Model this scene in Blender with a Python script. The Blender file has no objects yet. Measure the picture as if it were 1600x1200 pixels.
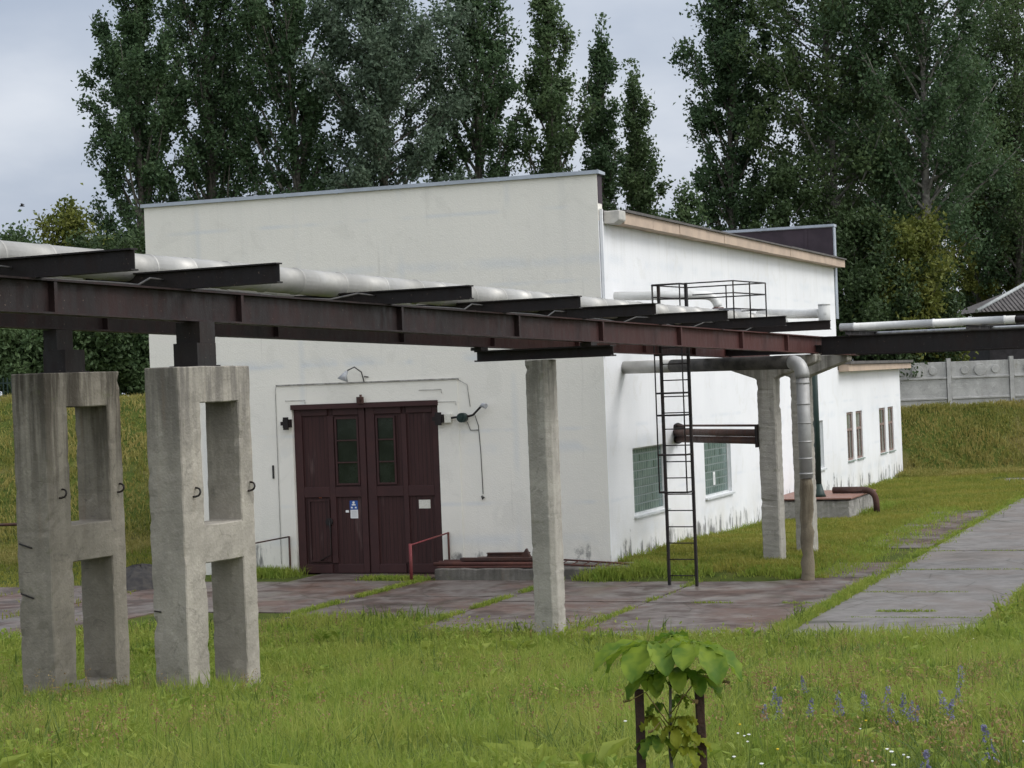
import bpy, bmesh, math, random
import numpy as np
from mathutils import Vector, Matrix, noise as mnoise

S = bpy.context.scene
COL = S.collection

# ------------------------------------------------------------------ camera
F, ROLL, CX, CY, EYE = 3170.0, 0.038, 800.0, 597.0, 5.0
cam_d = bpy.data.cameras.new('camera')
cam = bpy.data.objects.new('camera', cam_d); COL.objects.link(cam)
cam_d.sensor_width = 36.0; cam_d.lens = 36.0 * F / 1600.0
cam_d.shift_y = -3.0 / 1600.0
cam_d.clip_start = 0.1; cam_d.clip_end = 3000
cR, sR = math.cos(ROLL), math.sin(ROLL)
m = Matrix(((cR, sR, 0, 0), (0, 0, -1, 0), (-sR, cR, 0, EYE), (0, 0, 0, 1)))
cam.matrix_world = m
S.camera = cam

# ------------------------------------------------------------------ light
SUN_AZ, SUN_EL = math.radians(104), math.radians(46)    # azimuth from +Y towards +X
W = bpy.data.worlds.new('World'); S.world = W; W.use_nodes = True
nt = W.node_tree; nt.nodes.clear()
def wn(t, **k):
    n = nt.nodes.new(t)
    for a, b in k.items(): setattr(n, a, b)
    return n
def wmath(op, a, b=None, c=None, clamp=False):
    n = wn('ShaderNodeMath', operation=op, use_clamp=clamp)
    for i, v in enumerate((a, b, c)):
        if v is None: continue
        if isinstance(v, (int, float)): n.inputs[i].default_value = v
        else: nt.links.new(v, n.inputs[i])
    return n.outputs[0]
out = wn('ShaderNodeOutputWorld'); bg = wn('ShaderNodeBackground'); bg.inputs['Strength'].default_value = 0.1
sky = wn('ShaderNodeTexSky', sky_type='NISHITA', sun_disc=False)
sky.sun_elevation = SUN_EL; sky.sun_rotation = SUN_AZ; sky.air_density = 1.6; sky.dust_density = 2.0
tc = wn('ShaderNodeTexCoord')
sep = wn('ShaderNodeSeparateXYZ'); nt.links.new(tc.outputs['Generated'], sep.inputs[0])
zc = wmath('ADD', wmath('MAXIMUM', sep.outputs[2], 0.0), 0.22)
px_ = wmath('DIVIDE', sep.outputs[0], zc); py_ = wmath('DIVIDE', sep.outputs[1], zc)
cmb = wn('ShaderNodeCombineXYZ'); nt.links.new(px_, cmb.inputs[0]); nt.links.new(py_, cmb.inputs[1])
def wnoise(scale, detail, rough, off):
    mp = wn('ShaderNodeMapping'); mp.inputs['Location'].default_value = off; mp.inputs['Scale'].default_value = (1.0, 0.8, 1)
    nt.links.new(cmb.outputs[0], mp.inputs[0])
    t = wn('ShaderNodeTexNoise'); t.inputs['Scale'].default_value = scale; t.inputs['Detail'].default_value = detail; t.inputs['Roughness'].default_value = rough
    nt.links.new(mp.outputs[0], t.inputs['Vector']); return t.outputs['Fac']
c1 = wnoise(0.85, 4, 0.5, (3.3, 1.2, 0)); c2 = wnoise(2.4, 5, 0.55, (7.1, 4.2, 0))
cl = wmath('ADD', wmath('MULTIPLY', c1, 0.7), wmath('MULTIPLY', c2, 0.3))
mr = wn('ShaderNodeMapRange', interpolation_type='SMOOTHSTEP'); nt.links.new(cl, mr.inputs[0])
mr.inputs[1].default_value = 0.36; mr.inputs[2].default_value = 0.64
ccol = wn('ShaderNodeMix', data_type='RGBA')
ccol.inputs[6].default_value = (4.0, 4.6, 5.8, 1); ccol.inputs[7].default_value = (7.1, 7.45, 8.2, 1)
nt.links.new(mr.outputs[0], ccol.inputs[0])
# the cloud deck is thinner (brighter) overhead and towards the hidden sun, behind and to the right of the camera
sd = (math.sin(SUN_AZ) * math.cos(SUN_EL), math.cos(SUN_AZ) * math.cos(SUN_EL), math.sin(SUN_EL))
dotn = wn('ShaderNodeVectorMath', operation='DOT_PRODUCT'); nt.links.new(tc.outputs['Generated'], dotn.inputs[0]); dotn.inputs[1].default_value = (0.70, -0.42, 0.58)
br = wn('ShaderNodeMapRange', interpolation_type='SMOOTHSTEP'); nt.links.new(dotn.outputs['Value'], br.inputs[0])
br.inputs[1].default_value = -0.25; br.inputs[2].default_value = 0.9; br.inputs[3].default_value = 1.0; br.inputs[4].default_value = 2.5
wt = wn('ShaderNodeMix', data_type='RGBA', blend_type='MULTIPLY')       # the bright part of the overcast is whiter
nt.links.new(wmath('SUBTRACT', br.outputs[0], 1.0, None, True), wt.inputs[0]); nt.links.new(ccol.outputs[2], wt.inputs[6]); wt.inputs[7].default_value = (1.0, 0.95, 0.86, 1)
cb = wn('ShaderNodeVectorMath', operation='SCALE'); nt.links.new(wt.outputs[2], cb.inputs[0]); nt.links.new(br.outputs[0], cb.inputs['Scale'])
mx = wn('ShaderNodeMix', data_type='RGBA'); mx.inputs[0].default_value = 0.88
nt.links.new(sky.outputs[0], mx.inputs[6]); nt.links.new(cb.outputs[0], mx.inputs[7])
nt.links.new(mx.outputs[2], bg.inputs[0]); nt.links.new(bg.outputs[0], out.inputs[0])
sun_d = bpy.data.lights.new('sun', 'SUN'); sun_d.energy = 1.3; sun_d.angle = math.radians(25); sun_d.color = (1.0, 0.98, 0.95)
sun = bpy.data.objects.new('sun', sun_d); COL.objects.link(sun)
sun.location = (30, -20, 40); sun.rotation_euler = Vector(sd).to_track_quat('Z', 'Y').to_euler()
S.view_settings.view_transform = 'Standard'; S.view_settings.look = 'None'
S.view_settings.exposure = 0.18; S.view_settings.gamma = 1.0; S.view_settings.use_curve_mapping = False
S.render.engine = 'CYCLES'
S.cycles.max_bounces = 6; S.cycles.diffuse_bounces = 3; S.cycles.glossy_bounces = 3; S.cycles.transparent_max_bounces = 8

# ------------------------------------------------------------------ frames of reference
def ray(x, y):
    a, b = x - CX, CY - y
    return np.array([(a * cR + b * sR) / F, 1.0, (-a * sR + b * cR) / F])
def at(x, y, d): return Vector(ray(x, y) * d + np.array([0, 0, EYE]))
def gz(x, y, z=0.0):
    r = ray(x, y); return at(x, y, (z - EYE) / r[2])

class Frame:
    def __init__(s, o, ang):
        s.o = np.array(o, float); s.ang = ang
        s.y = np.array([math.sin(ang), math.cos(ang)]); s.x = np.array([math.cos(ang), -math.sin(ang)])
    def loc(s, p):                       # world -> local
        q = np.array([p[0], p[1]]) - s.o; return Vector((q @ s.x, q @ s.y, p[2]))
    def wld(s, p):
        q = s.o + s.x * p[0] + s.y * p[1]; return Vector((q[0], q[1], p[2]))
FW = Frame((0, 0), 0.0)
FB = Frame((2.36, 51.9), math.radians(20.6075))      # building: x = out from the side wall, y = along it to the back
FK = Frame((0.44, 39.7), math.radians(27.6))         # pipe rack: y = along the rack, x = across, towards the camera side

# ------------------------------------------------------------------ mesh helper
class MB:
    def __init__(s): s.v = []; s.f = []; s.sm = []
    def add(s, vs, fs, smooth=False):
        o = len(s.v); s.v += [tuple(v) for v in vs]
        for f in fs: s.f.append([i + o for i in f]); s.sm.append(smooth)
        return s
    def box(s, x0, x1, y0, y1, z0, z1):
        vs = [(x, y, z) for z in (z0, z1) for y in (y0, y1) for x in (x0, x1)]
        return s.add(vs, [(0, 2, 3, 1), (4, 5, 7, 6), (0, 1, 5, 4), (1, 3, 7, 5), (3, 2, 6, 7), (2, 0, 4, 6)])
    def hexa(s, v8):
        return s.add(v8, [(0, 2, 3, 1), (4, 5, 7, 6), (0, 1, 5, 4), (1, 3, 7, 5), (3, 2, 6, 7), (2, 0, 4, 6)])
    def prism(s, poly, ext):             # poly list of 3d points, ext vector
        n = len(poly); ext = Vector(ext); p = [Vector(q) for q in poly]
        vs = p + [q + ext for q in p]
        fs = [tuple(range(n))[::-1], tuple(range(n, 2 * n))] + [(i, (i + 1) % n, n + (i + 1) % n, n + i) for i in range(n)]
        return s.add(vs, fs)
    def tube(s, pts, r, n=10, caps=True, smooth=True):
        pts = [Vector(p) for p in pts]; rs = r if isinstance(r, (list, tuple)) else [r] * len(pts)
        vs = []; ref = None
        for i, p in enumerate(pts):
            a = pts[max(i - 1, 0)]; b = pts[min(i + 1, len(pts) - 1)]
            t = (b - a).normalized()
            if ref is None:
                ref = Vector((0, 0, 1)) if abs(t.z) < 0.9 else Vector((1, 0, 0))
            u = (ref - t * ref.dot(t)).normalized(); ref = u; w = t.cross(u)
            for k in range(n):
                g = 2 * math.pi * k / n; vs.append(p + (u * math.cos(g) + w * math.sin(g)) * rs[i])
        fs = []
        for i in range(len(pts) - 1):
            for k in range(n):
                fs.append((i * n + k, i * n + (k + 1) % n, (i + 1) * n + (k + 1) % n, (i + 1) * n + k))
        s.add(vs, fs, smooth)
        if caps:
            o = len(s.v) - len(vs)
            s.f.append([o + k for k in range(n)][::-1]); s.sm.append(False)
            s.f.append([o + (len(pts) - 1) * n + k for k in range(n)]); s.sm.append(False)
        return s
    def ibeam(s, p0, p1, h, w, tf=0.025, tw=0.02):   # p0,p1 bottom centre points
        p0, p1 = Vector(p0), Vector(p1); t = (p1 - p0).normalized(); sd_ = Vector((t.y, -t.x, 0)).normalized(); up = Vector((0, 0, 1))
        q = [(-w/2, 0), (w/2, 0), (w/2, tf), (tw/2, tf), (tw/2, h - tf), (w/2, h - tf), (w/2, h), (-w/2, h), (-w/2, h - tf), (-tw/2, h - tf), (-tw/2, tf), (-w/2, tf)]
        vs = [p + sd_ * a + up * b for p in (p0, p1) for a, b in q]; n = 12
        fs = [(i, (i + 1) % n, n + (i + 1) % n, n + i) for i in range(n)]
        for o, rev in ((0, False), (n, True)):
            for f in ((0, 1, 2, 11), (3, 4, 9, 10), (8, 5, 6, 7)):
                g = [o + i for i in f]; fs.append(tuple(g[::-1] if not rev else g))
        return s.add(vs, fs)
    def wall(s, ax, c0, c1, z0, z1, off, holes=(), reveal=0.2, inward=1):
        """rectangular wall in plane (ax runs c0..c1, z), at 'off' on the other axis, with holes and reveals"""
        xs = sorted({c0, c1} | {h[0] for h in holes} | {h[1] for h in holes}); zs = sorted({z0, z1} | {h[2] for h in holes} | {h[3] for h in holes})
        P = (lambda c, z, o: (c, o, z)) if ax == 'x' else (lambda c, z, o: (o, c, z))
        for i in range(len(xs) - 1):
            for j in range(len(zs) - 1):
                mx_, mz_ = (xs[i] + xs[i + 1]) / 2, (zs[j] + zs[j + 1]) / 2
                if any(h[0] < mx_ < h[1] and h[2] < mz_ < h[3] for h in holes): continue
                s.add([P(xs[i], zs[j], off), P(xs[i + 1], zs[j], off), P(xs[i + 1], zs[j + 1], off), P(xs[i], zs[j + 1], off)], [(0, 1, 2, 3)])
        for h in holes:
            o2 = off + reveal * inward
            for a, b in (((h[0], h[2]), (h[1], h[2])), ((h[1], h[2]), (h[1], h[3])), ((h[1], h[3]), (h[0], h[3])), ((h[0], h[3]), (h[0], h[2]))):
                s.add([P(a[0], a[1], off), P(b[0], b[1], off), P(b[0], b[1], o2), P(a[0], a[1], o2)], [(0, 1, 2, 3)])
        return s

def build_obj(name, mb, material, base=(0, 0, 0), recalc=True, bevel=0.0, rough=None):
    me = bpy.data.meshes.new(name)
    b = Vector(base)
    me.from_pydata([tuple(Vector(v) - b) for v in mb.v], [], mb.f)
    me.polygons.foreach_set('use_smooth', mb.sm)
    if recalc or bevel or rough:
        bm = bmesh.new(); bm.from_mesh(me)
        if recalc: bmesh.ops.recalc_face_normals(bm, faces=bm.faces)
        if bevel:
            bmesh.ops.bevel(bm, geom=[e for e in bm.edges if len(e.link_faces) == 2 and e.calc_face_angle(0) > 0.5], offset=bevel, segments=1, affect='EDGES')
        if rough:
            amp, size = rough
            for _ in range(7):
                long_e = [e for e in bm.edges if e.calc_length() > size]
                if not long_e: break
                bmesh.ops.subdivide_edges(bm, edges=long_e, cuts=1, use_grid_fill=True)
            bmesh.ops.triangulate(bm, faces=[f for f in bm.faces if len(f.verts) > 4])
            for v in bm.verts:
                p = v.co + b
                v.co += Vector((mnoise.noise(p * 3.1), mnoise.noise(p * 3.1 + Vector((9, 3, 1))), mnoise.noise(p * 3.1 + Vector((2, 7, 5))))) * amp
                v.co += Vector((mnoise.noise(p * 9.3), mnoise.noise(p * 9.3 + Vector((9, 3, 1))), 0)) * amp * 0.6
        bm.to_mesh(me); bm.free()
    me.materials.append(material); me.update()
    o = bpy.data.objects.new(name, me); COL.objects.link(o)
    return o
def thing(name, label, cat, frame=FW, base=(0, 0, 0), group=None):
    o = bpy.data.objects.new(name, None); COL.objects.link(o); o.empty_display_size = 0.3
    o.location = frame.wld(base); o.rotation_euler = (0, 0, -frame.ang)
    o['label'] = label; o['category'] = cat
    if group: o['group'] = group
    o['_b'] = list(base); return o
def part(name, mb, material, parent, label=None, pbase=None, **k):
    base = Vector(parent['_b']) if pbase is None else pbase
    o = build_obj(name, mb, material, base, **k); o.parent = parent
    o['_b'] = (0.0, 0.0, 0.0) if False else list(base)
    if label: o['label'] = label
    return o
def solo(name, mb, material, label, cat, frame=FW, base=(0, 0, 0), group=None, **k):
    o = build_obj(name, mb, material, base, **k)
    o.location = frame.wld(base); o.rotation_euler = (0, 0, -frame.ang)
    o['label'] = label; o['category'] = cat
    if group: o['group'] = group
    o['_b'] = list(base)
    return o
def struct(name, o, kind='structure'):
    o.name = name; o['kind'] = kind; return o

# ------------------------------------------------------------------ materials
class NT:
    def __init__(s, name):
        s.m = bpy.data.materials.new(name); s.m.use_nodes = True; s.t = s.m.node_tree; s.t.nodes.clear()
        s.out = s.t.nodes.new('ShaderNodeOutputMaterial'); s.p = s.t.nodes.new('ShaderNodeBsdfPrincipled')
        s.t.links.new(s.p.outputs[0], s.out.inputs[0])
    def n(s, t, **k):
        x = s.t.nodes.new(t)
        for a, b in k.items(): setattr(x, a, b)
        return x
    def put(s, sock, v):
        if v is None: return
        if hasattr(v, 'is_output'): s.t.links.new(v, sock)
        elif isinstance(v, (tuple, list)) and len(v) == 3 and sock.type == 'RGBA': sock.default_value = (*v, 1)
        else: sock.default_value = v
    def obj(s): return s.n('ShaderNodeTexCoord').outputs['Object']
    def pos(s): return s.n('ShaderNodeNewGeometry').outputs['Position']
    def map(s, vec, scale=(1, 1, 1), loc=(0, 0, 0)):
        x = s.n('ShaderNodeMapping'); s.put(x.inputs[0], vec); x.inputs['Scale'].default_value = scale; x.inputs['Location'].default_value = loc; return x.outputs[0]
    def noise(s, vec, scale, detail=4, rough=0.55, dist=0.0):
        x = s.n('ShaderNodeTexNoise'); s.put(x.inputs['Vector'], vec); x.inputs['Scale'].default_value = scale
        x.inputs['Detail'].default_value = detail; x.inputs['Roughness'].default_value = rough; x.inputs['Distortion'].default_value = dist; return x.outputs['Fac']
    def vor(s, vec, scale, feature='F1'):
        x = s.n('ShaderNodeTexVoronoi', feature=feature); s.put(x.inputs['Vector'], vec); x.inputs['Scale'].default_value = scale; return x.outputs[0]
    def rng(s, v, a, b, c=0.0, d=1.0):
        x = s.n('ShaderNodeMapRange', interpolation_type='SMOOTHSTEP'); s.put(x.inputs[0], v)
        for i, q in enumerate((a, b, c, d)): x.inputs[i + 1].default_value = q
        return x.outputs[0]
    def mix(s, f, a, b, blend='MIX'):
        x = s.n('ShaderNodeMix', data_type='RGBA', blend_type=blend); s.put(x.inputs[0], f); s.put(x.inputs[6], a); s.put(x.inputs[7], b); return x.outputs[2]
    def math(s, op, a, b=0.0, clamp=False):
        x = s.n('ShaderNodeMath', operation=op, use_clamp=clamp); s.put(x.inputs[0], a); s.put(x.inputs[1], b); return x.outputs[0]
    def sep(s, v):
        x = s.n('ShaderNodeSeparateXYZ'); s.put(x.inputs[0], v); return x.outputs
    def bump(s, h, strength=0.3, dist=0.02):
        x = s.n('ShaderNodeBump'); s.put(x.inputs['Height'], h); x.inputs['Strength'].default_value = strength; x.inputs['Distance'].default_value = dist
        s.put(s.p.inputs['Normal'], x.outputs[0])
    def done(s, color=None, rough=0.7, metal=0.0, spec=0.3):
        s.put(s.p.inputs['Base Color'], color); s.put(s.p.inputs['Roughness'], rough); s.put(s.p.inputs['Metallic'], metal); s.put(s.p.inputs['Specular IOR Level'], spec); return s.m

def simple(name, c, c2=None, scale=6, rough=0.6, metal=0.0, bump=0.0, spec=0.3):
    t = NT(name); v = t.pos()
    nz = t.noise(v, scale, 5, 0.6)
    col = t.mix(t.rng(nz, 0.35, 0.68), c, c2 or tuple(q * 0.7 for q in c))
    if bump: t.bump(t.noise(v, scale * 6, 3), bump, 0.01)
    return t.done(col, rough, metal, spec)

def mat_wall(name='white_roughcast', c=(0.80, 0.805, 0.82), c_b=(0.75, 0.757, 0.775), rains=0.17):
    t = NT(name); v = t.pos(); o = t.obj(); x, y, z = t.sep(v)
    base = t.mix(t.rng(t.noise(v, 0.45, 4), 0.35, 0.7), c, c_b)
    # faint vertical wash marks and block courses showing through the paint
    st = t.noise(t.map(v, (1.1, 1.1, 0.06)), 2.2, 4, 0.6)
    base = t.mix(t.rng(st, 0.54, 0.78, 0, 0.25), base, (0.64, 0.635, 0.60))
    ox, oy, oz = t.sep(o)
    for period, off, wd in ((2.4, 0.3, 0.10), (1.9, 1.0, 0.05)):
        fr = t.math('FRACT', t.math('DIVIDE', t.math('ADD', oz, off), period))
        band = t.math('MULTIPLY', t.rng(t.math('ABSOLUTE', t.math('SUBTRACT', fr, 0.5)), 0.0, wd, 1, 0), t.rng(t.noise(v, 0.8, 3), 0.42, 0.62))
        base = t.mix(t.math('MULTIPLY', band, 0.35), base, (0.60, 0.645, 0.70))
    frx = t.math('FRACT', t.math('DIVIDE', t.math('ADD', ox, 40.6), 3.05))
    bandx = t.math('MULTIPLY', t.rng(t.math('ABSOLUTE', t.math('SUBTRACT', frx, 0.5)), 0.0, 0.05, 1, 0), t.rng(t.noise(v, 0.5, 3), 0.4, 0.6))
    base = t.mix(t.math('MULTIPLY', bandx, 0.3), base, (0.6, 0.63, 0.66))
    pa = t.noise(v, 0.9, 6, 0.65, 0.8)
    base = t.mix(t.rng(pa, 0.57, 0.62, 0, 0.16), base, (0.60, 0.58, 0.52))
    base = t.mix(t.rng(t.noise(t.map(v, (1.6, 1.6, 0.05), (3, 1, 7)), 3.4, 5, 0.7), 0.63, 0.75, 0, 0.35), base, (0.42, 0.40, 0.35))
    rain = t.math('MULTIPLY', t.rng(z, 6.6, 9.1), t.rng(t.noise(t.map(v, (1.5, 1.5, 0.05), (1, 5, 2)), 3.0, 5, 0.7), 0.50, 0.68))
    base = t.mix(t.math('MULTIPLY', rain, rains), base, (0.46, 0.43, 0.37))
    # yellowish damp towards the plinth, ragged black mould stains at the foot
    damp = t.math('MULTIPLY', t.rng(z, 0.1, 2.2, 1, 0), t.rng(t.noise(v, 0.7, 4), 0.3, 0.75))
    base = t.mix(t.math('MULTIPLY', damp, 0.6), base, (0.58, 0.555, 0.48))
    mz = t.math('ADD', z, t.math('MULTIPLY', t.noise(t.map(v, (1, 1, 0.9)), 1.9, 7, 0.72), -2.3))
    mold = t.math('MULTIPLY', t.rng(mz, -0.80, -0.40, 1, 0), t.rng(t.noise(t.map(v, (1, 1, 0.2)), 2.3, 4, 0.65), 0.48, 0.60))
    base = t.mix(t.math('MULTIPLY', mold, 0.85), base, (0.13, 0.13, 0.125))
    t.bump(t.math('ADD', t.noise(v, 28, 4, 0.7), t.math('MULTIPLY', t.noise(v, 7, 3), 0.5)), 0.45, 0.02)
    return t.done(base, 0.85, 0, 0.15)

def mat_concrete(name, c=(0.375, 0.345, 0.295), dark=(0.12, 0.11, 0.10), top=5.4, streaks=0.8, topband=1.7):
    t = NT(name); v = t.pos(); x, y, z = t.sep(v)
    n1 = t.noise(v, 1.6, 6, 0.65)
    base = t.mix(t.rng(n1, 0.3, 0.7), c, tuple(q * 0.72 for q in c))
    base = t.mix(t.rng(t.noise(v, 7, 4, 0.6), 0.55, 0.8, 0, 0.55), base, tuple(min(1, q * 1.3) for q in c))
    st = t.noise(t.map(v, (1, 1, 0.07)), 5.0, 5, 0.62)
    reach = t.rng(z, top - topband, top, 0.12, 1.0)
    base = t.mix(t.math('MULTIPLY', t.rng(st, 0.40, 0.60), t.math('MULTIPLY', reach, streaks)), base, dark)
    ru = t.noise(t.map(v, (1, 1, 0.1), (4, 2, 8)), 3.4, 4)
    base = t.mix(t.rng(ru, 0.60, 0.78, 0, 0.4), base, (0.23, 0.15, 0.09))
    sec = t.noise(t.map(v, (0.5, 0.5, 9)), 1.0, 3, 0.6)
    base = t.mix(t.rng(sec, 0.60, 0.66, 0, 0.22), base, tuple(q * 0.5 for q in c))
    blot = t.noise(v, 2.6, 6, 0.7, 1.2)
    base = t.mix(t.rng(blot, 0.57, 0.66, 0, 0.5), base, tuple(q * 0.45 for q in c))
    base = t.mix(t.rng(t.noise(v, 1.9, 5, 0.7, 0.5), 0.60, 0.70, 0, 0.35), base, (0.13, 0.135, 0.07))
    pit = t.vor(v, 24)
    base = t.mix(t.rng(pit, 0.05, 0.14, 0.35, 0), base, (0.07, 0.065, 0.06))
    cr = t.rng(t.noise(t.map(v, (0.35, 0.35, 5)), 2.2, 6, 0.8, 0.6), 0.655, 0.68)
    base = t.mix(t.math('MULTIPLY', cr, 0.55), base, (0.07, 0.06, 0.055))
    t.bump(t.math('ADD', t.noise(v, 22, 6, 0.7), t.math('MULTIPLY', pit, 0.35)), 0.55, 0.02)
    return t.done(base, 0.9, 0, 0.2)

def mat_steel(name, c, rust, amt=0.5, rough=0.55, along=None):
    t = NT(name); v = t.pos()
    n1 = t.noise(v, 1.3, 6, 0.65); n2 = t.noise(t.map(v, (1, 1, 0.3)), 8, 5, 0.6)
    f = t.math('MULTIPLY', t.rng(t.math('ADD', t.math('MULTIPLY', n1, 0.6), t.math('MULTIPLY', n2, 0.4)), 0.42, 0.66), amt)
    if along: f = t.math('ADD', f, t.rng(t.sep(t.obj())[1], along[0], along[1], 0, along[2]), True)
    col = t.mix(f, c, rust)
    col = t.mix(t.rng(t.noise(v, 26, 3), 0.68, 0.76, 0, 0.5), col, (0.30, 0.22, 0.17))
    t.bump(t.noise(v, 30, 4), 0.25, 0.01)
    return t.done(col, t.rng(n2, 0.3, 0.7, rough - 0.12, rough + 0.2), 0, 0.35)

def mat_cladding(name, c=(0.72, 0.70, 0.66), metal=0.55, rough=0.5):
    t = NT(name); v = t.pos()
    n1 = t.noise(v, 1.1, 5, 0.6)
    col = t.mix(t.rng(n1, 0.35, 0.7), c, tuple(q * 0.78 for q in c))
    col = t.mix(t.rng(t.noise(t.map(v, (1, 1, 0.4)), 6, 5, 0.7), 0.55, 0.78, 0, 0.5), col, (0.30, 0.27, 0.23))
    t.bump(t.noise(v, 3.2, 3), 0.35, 0.03)
    return t.done(col, t.rng(n1, 0.3, 0.7, rough - 0.1, rough + 0.15), metal, 0.4)

def mat_foliage(name, a, b, trans=0.3, scale=0.9):
    t = NT(name); v = t.pos()
    col = t.mix(t.rng(t.noise(v, scale, 3, 0.6), 0.33, 0.67), a, b)
    col = t.mix(t.rng(t.noise(v, 9, 2), 0.35, 0.7, 0, 0.6), col, tuple(q * 1.35 for q in b))
    tr = t.n('ShaderNodeBsdfTranslucent'); t.put(tr.inputs[0], col)
    ms = t.n('ShaderNodeMixShader'); ms.inputs[0].default_value = trans
    t.done(col, 0.55, 0, 0.25)
    t.t.links.new(t.p.outputs[0], ms.inputs[1]); t.t.links.new(tr.outputs[0], ms.inputs[2]); t.t.links.new(ms.outputs[0], t.out.inputs[0])
    return t.m

def mat_ground():
    t = NT('rough_grassland'); v = t.pos(); x, y, z = t.sep(v)
    n1 = t.noise(v, 0.35, 5, 0.6); n2 = t.noise(v, 2.6, 5, 0.7); n3 = t.noise(v, 14, 4, 0.7)
    col = t.mix(t.rng(n2, 0.3, 0.7), (0.105, 0.125, 0.026), (0.055, 0.085, 0.016))
    col = t.mix(t.rng(n1, 0.5, 0.68, 0, 0.75), col, (0.19, 0.155, 0.06))
    col = t.mix(t.rng(n3, 0.52, 0.75, 0, 0.6), col, (0.05, 0.042, 0.02))
    t.bump(t.math('ADD', n3, t.math('MULTIPLY', n2, 1.5)), 0.8, 0.12)
    return t.done(col, 0.95, 0, 0.1)

def mat_slab(name, c, stain, wet=0.5, blot=0.8):
    t = NT(name); v = t.pos()
    n1 = t.noise(t.map(v, (1, 0.7, 1)), 0.5, 5, 0.6); n2 = t.noise(v, 2.2, 6, 0.65); n3 = t.noise(v, 18, 4, 0.6)
    col = t.mix(t.rng(n2, 0.3, 0.72), c, tuple(q * 0.7 for q in c))
    col = t.mix(t.rng(t.math('ADD', t.math('MULTIPLY', n1, 0.75), t.math('MULTIPLY', n2, 0.25)), 0.44, 0.6, 0, 0.85), col, stain)
    col = t.mix(t.rng(t.noise(v, 0.8, 4, 0.6, 1.0), 0.46, 0.62, 0, blot), col, tuple(q * 0.42 for q in stain))
    col = t.mix(t.rng(n3, 0.6, 0.8, 0, 0.4), col, (0.09, 0.08, 0.06))
    cr = t.rng(t.vor(t.map(v, (1, 1, 1)), 0.55, 'DISTANCE_TO_EDGE'), 0.0, 0.012, 1, 0)
    col = t.mix(t.math('MULTIPLY', cr, 0.7), col, (0.035, 0.035, 0.02))
    t.bump(t.math('ADD', n3, n2), 0.25, 0.02)
    return t.done(col, t.rng(t.noise(v, 0.9, 4), 0.35, 0.65, 0.75 - wet * 0.55, 0.85), 0, 0.35)

def mat_planks(name, c, c2, period=0.115):
    t = NT(name); v = t.pos(); o = t.obj(); x, y, z = t.sep(o)
    fr = t.math('FRACT', t.math('DIVIDE', x, period))
    gap = t.rng(t.math('ABSOLUTE', t.math('SUBTRACT', fr, 0.5)), 0.42, 0.5)
    st = t.noise(t.map(o, (9, 9, 0.5)), 1.5, 5, 0.65)
    col = t.mix(t.rng(st, 0.35, 0.7), c, c2)
    col = t.mix(t.rng(t.noise(t.map(o, (2, 2, 0.4)), 1.6, 4), 0.58, 0.75, 0, 0.5), col, (0.13, 0.085, 0.08))
    col = t.mix(t.math('MULTIPLY', gap, 0.8), col, (0.012, 0.006, 0.006))
    t.bump(t.math('ADD', t.math('MULTIPLY', gap, -1.0), t.math('MULTIPLY', st, 0.2)), 0.6, 0.012)
    return t.done(col, 0.55, 0, 0.3)

def mat_glassblock():
    t = NT('green_glass_block'); o = t.obj(); x, y, z = t.sep(o)
    def edge(c, per):
        f = t.math('FRACT', t.math('DIVIDE', c, per)); return t.rng(t.math('ABSOLUTE', t.math('SUBTRACT', f, 0.5)), 0.40, 0.46)
    e = t.math('MAXIMUM', edge(y, 0.2155), edge(z, 0.2243))
    cell = t.n('ShaderNodeTexWhiteNoise'); sn = t.n('ShaderNodeVectorMath', operation='SNAP'); t.put(sn.inputs[0], t.map(o, (1, 1, 1))); sn.inputs[1].default_value = (10, 0.2155, 0.2243)
    t.put(cell.inputs['Vector'], sn.outputs[0])
    col = t.mix(cell.outputs['Value'], (0.055, 0.10, 0.092), (0.12, 0.18, 0.165))
    col = t.mix(t.rng(t.noise(o, 1.6, 3), 0.4, 0.65, 0, 0.6), col, (0.16, 0.22, 0.21))
    col = t.mix(e, col, (0.165, 0.20, 0.188))
    t.bump(t.math('ADD', t.math('MULTIPLY', e, -1.0), t.math('MULTIPLY', t.noise(o, 10, 2), 0.3)), 0.5, 0.015)
    return t.done(col, t.mix(e, (0.16,) * 3, (0.8,) * 3), 0, 0.5)

M = {}
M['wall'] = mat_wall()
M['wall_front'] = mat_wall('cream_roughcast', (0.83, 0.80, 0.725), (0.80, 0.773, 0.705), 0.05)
M['concrete'] = mat_concrete('weathered_concrete')
M['concrete_dark'] = mat_concrete('damp_dark_concrete', (0.32, 0.29, 0.24), (0.065, 0.056, 0.045), 5.4, 0.95, 2.6)
M['concrete_col'] = mat_concrete('column_concrete', (0.41, 0.385, 0.34), (0.13, 0.12, 0.10), 5.4, 0.75, 2.2)
M['concrete_low'] = mat_concrete('mossy_concrete', (0.19, 0.175, 0.155), (0.022, 0.02, 0.018), 0.6, 0.45, 1.2)
M['concrete_pit'] = mat_concrete('patchy_pit_concrete', (0.36, 0.345, 0.32), (0.06, 0.055, 0.05), 0.9, 0.7, 0.8)
M['fence_concrete'] = mat_concrete('fence_concrete', (0.46, 0.455, 0.44), (0.26, 0.255, 0.24), 5.3, 0.5, 1.2)
M['steel'] = mat_steel('dark_brown_painted_steel', (0.0135, 0.0082, 0.0084), (0.080, 0.030, 0.027), 0.22, 0.55, (-6, 9, .85))
M['steel_dark'] = mat_steel('dark_steel', (0.011, 0.0085, 0.0085), (0.026, 0.015, 0.013), 0.6)
M['black_iron'] = mat_steel('black_iron', (0.012, 0.011, 0.011), (0.05, 0.025, 0.018), 0.5)
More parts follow.
